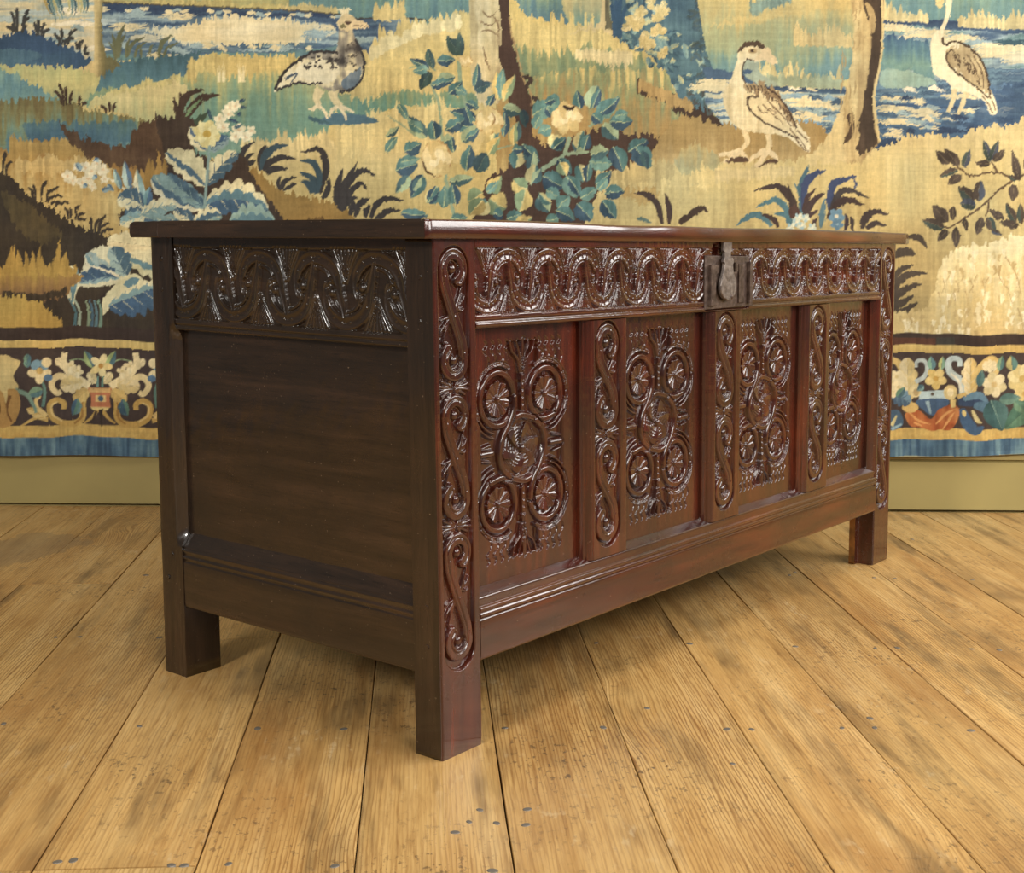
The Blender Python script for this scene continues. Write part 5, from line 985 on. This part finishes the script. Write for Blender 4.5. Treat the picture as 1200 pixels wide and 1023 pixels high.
def urn(x):
    G2,W1,BLc=C(206,172,100),C(220,200,150),C(126,160,182)
    for s,ax in ((1,x+94),(-1,x-6)):
        pass
    # vase between two acanthus supports
    poly([(1076,457),(1108,455),(1110,466),(1076,467)],C(170,194,196),False); poly([(1074,467),(1110,466),(1106,478),(1092,486),(1080,478)],C(58,92,134)); stroke([(1086,468),(1090,484)],5,2,C(136,170,184)); ell(1092,460,1.8,1.8,C(90,70,54))
    poly([(1060,484),(1076,480),(1090,490),(1100,478),(1116,472),(1124,480),(1120,494),(1112,503),(1100,502),(1092,504),(1078,500),(1066,498)],mott(C(158,76,40),C(206,128,70),.9))
    for q in ([(1064,482),(1076,492),(1090,496)],[(1096,496),(1108,484),(1120,478)],[(1104,502),(1112,490),(1118,482)],[(1070,494),(1080,498)]): stroke(q,3,1.4,C(216,150,84),1)
    stroke([(1063,480),(1062,456),(1058,436),(1052,424),(1044,420)],10,7,G2,0,8); lobed(1064,468,1062,418,26,W1,C(206,180,116),4); ell(1072,456,7,8,C(216,196,140)); ell(1073,458,3.5,4.5,C(176,150,100)); ell(1066,476,10,7,C(204,170,100))
    stroke([(1072,446),(1082,440),(1086,430),(1082,421),(1074,422),(1073,429)],5.5,4,C(176,186,178),0,8)
    stroke([(1128,460),(1126,446),(1114,436),(1110,426),(1114,419),(1123,420),(1124,428)],10,5,C(176,192,190),0,8); stroke([(1126,458),(1122,444),(1113,436)],4,2,C(220,216,190))
    stroke([(1122,466),(1136,460),(1141,444),(1148,430),(1160,420),(1168,426),(1165,438)],11,7,G2,0,8); lobed(1136,462,1136,418,22,W1,G2,4); lobed(1150,428,1168,428,16,W1,W1,3); ell(1113,458,8,9,C(214,190,126)); ell(1113,458,4,5,C(230,212,160)); stroke([(1116,466),(1116,476)],7,5,C(210,180,108))
    flower(1096,442,12,5,C(206,176,100),C(190,150,70),C(216,190,120)); leaf(1092,432,1090,416,10,C(104,144,120),C(70,114,122)); leaf(1102,432,1104,416,8,C(170,172,104),C(110,146,120)); leaf(1082,450,1074,456,8,TL,TD)
    flower(1164,450,14,6,W1,C(210,176,110),C(208,186,130)); flower(1198,444,17,8,C(206,180,112),C(190,154,80),C(216,194,132)); flower(1200,462,12,7,C(204,178,110),C(190,154,80))
    leaf(1170,434,1174,416,9,C(120,152,116),C(74,116,112)); leaf(1186,434,1184,416,14,C(196,180,110),C(92,136,124)); leaf(1146,452,1150,432,10,C(66,106,110),C(76,112,104))
    for q,c,w in (([(1122,470),(1140,468),(1162,474)],BD,14),([(1128,466),(1146,462),(1158,472)],C(84,130,158),9),([(1140,474),(1156,478),(1164,492)],C(70,112,140),14),([(1126,478),(1132,494),(1142,504),(1152,500)],C(52,88,130),14),([(1138,480),(1144,492),(1150,496)],C(206,186,124),5),([(1128,480),(1130,488)],C(214,186,110),5)): stroke(q,w,2,c,1)
    leaf(1160,468,1174,506,30,C(64,100,96),C(50,86,86),0,C(120,150,130)); leaf(1216,470,1176,504,26,C(80,116,90),C(60,96,78)); leaf(1170,468,1196,466,14,C(70,104,96),C(84,116,100)); leaf(1188,470,1204,486,14,C(70,104,86),C(84,116,90))
    lobed(1044,458,1066,470,22,C(96,140,168),BL,4); poly([(1036,484),(1052,480),(1058,494),(1050,502),(1036,502)],BL); stroke([(1044,498),(1050,486)],5,2,C(206,190,130)); stroke([(1044,502),(1056,496)],4,2,C(130,168,184))
    for x,y in ((1046,446),(1050,440),(1046,456),(1052,452)): flower(x,y,8,5,W1,C(206,180,120))
    leaf(1050,464,1060,452,9,C(90,128,100),TD); lobed(1228,450,1240,420,20,W1,G2,3)
# ------------------------------------------------------------------ hang the tapestry
def hang():
    global IMG
    def axis(lo,hi,a,b,step,n):
        return np.concatenate([np.arange(lo,a,step),np.linspace(a,b,n),np.arange(b+step,hi+.1,step)])
    gx=axis(-300,1500,CX0,CX1,3.5,TW); gy=axis(-250,533,CY0,534.0,5,int((534-CY0)*SC))
    # the cartoon drawn out over the wall: about two millimetres of cloth to one unit of the design
    wn=np.array([WN.x,WN.y,0.]); wd=np.array([WD.x,WD.y,0.]); p0=np.array([0,3.19943,0.])+wn*.006
    X,Y=np.meshgrid(gx,gy); a,b=(X-600)/1000,(Y-300)/1000; q=1-.000358*a-.099692*b
    s=(2.108389*a-.006065*b+.225035)/q; z=(.016291*a-2.151559*b+.640776)/q
    P=p0+s[...,None]*wd+z[...,None]*np.array([0,0,1.])
    # drape: slack folds, stronger at the left hem
    dr=.006*np.sin(s*5.1+.4)+.004*np.sin(s*11.3+z*1.5)+.0025*np.sin(s*23+z*2.)+.002*np.sin(z*9+s*2)
    low=np.clip((.6-z)/.5,0,1); dr=dr*(.45+.55*low)+.010; dr=np.maximum(dr,.004)
    hemz=.004*np.sin(s*4.3+.5)*low+.002*np.sin(s*13)*low
    P=P+wn[None,None]*dr[...,None]; P[...,2]+=hemz
    mx=np.abs(((X-CX0)/(CX1-CX0))%2); mx=np.where(mx>1,2-mx,mx); my=np.abs((Y-CY0)/(CY1-CY0))
    ix=np.clip((mx*TW).astype(int),0,TW-1); iy=np.clip((np.clip(my,0,1)*TH).astype(int),0,TH-1)
    c=IMG[iy,ix]; g=c.mean(-1,keepdims=True); cool=np.clip((c[...,2:3]-c[...,0:1])/70,0,1); k=.17+.20*cool; c=np.clip((c*(1-k)+g*k*np.array([1.05,1.0,.9]))*.98/255,0,1); c=np.where(c<=.04045,c/12.92,((c+.055)/1.055)**2.4)
    root=empty('tapestry',(0,0,0),0,'large wool verdure tapestry with birds and plants hanging on the olive wall behind the chest','tapestry')
    # split at the woven bands so that each is a part of the hanging
    cuts=[0,int(np.searchsorted(gy,386)),int(np.searchsorted(gy,402)),int(np.searchsorted(gy,507)),len(gy)-1]
    for nm,a,b,lb in (('woven_scene',cuts[0],cuts[1],'landscape of water, roses, trees and three large birds'),('inner_band',cuts[1],cuts[2],None),('flower_border',cuts[2],cuts[3],'border of flowers and acanthus scrolls on brown'),('outer_band',cuts[3],cuts[4],'blue woven edge band')):
        q=P[a:b+1]; h,w_=q.shape[:2]; idx=np.arange(h*w_).reshape(h,w_); fq=np.stack([idx[1:,:-1],idx[1:,1:],idx[:-1,1:],idx[:-1,:-1]],-1).reshape(-1,4)
        o_=raw_mesh(nm,q.reshape(-1,3),fq,WOOL,root); at=o_.data.color_attributes.new('weave','FLOAT_COLOR','POINT')
        cc=np.ones((h*w_,4),np.float32); cc[:,:3]=c[a:b+1].reshape(-1,3); at.data.foreach_set('color',cc.ravel())
        if lb: o_['label']=lb
    o_['label']='blue woven edge band'
    # hem turned back to the wall gives the cloth its thickness
    e=P[-1]; V=np.concatenate([e,e-wn*.004]); n=len(e); fq=np.stack([np.arange(n-1),np.arange(n-1)+n,np.arange(1,n)+n,np.arange(1,n)],-1)
    hm=raw_mesh('hem',V,fq,WOOL,root); at=hm.data.color_attributes.new('weave','FLOAT_COLOR','POINT'); cc=np.ones((2*n,4),np.float32); cc[:,:3]=(.05,.1,.16); at.data.foreach_set('color',cc.ravel())
weave(); hang()
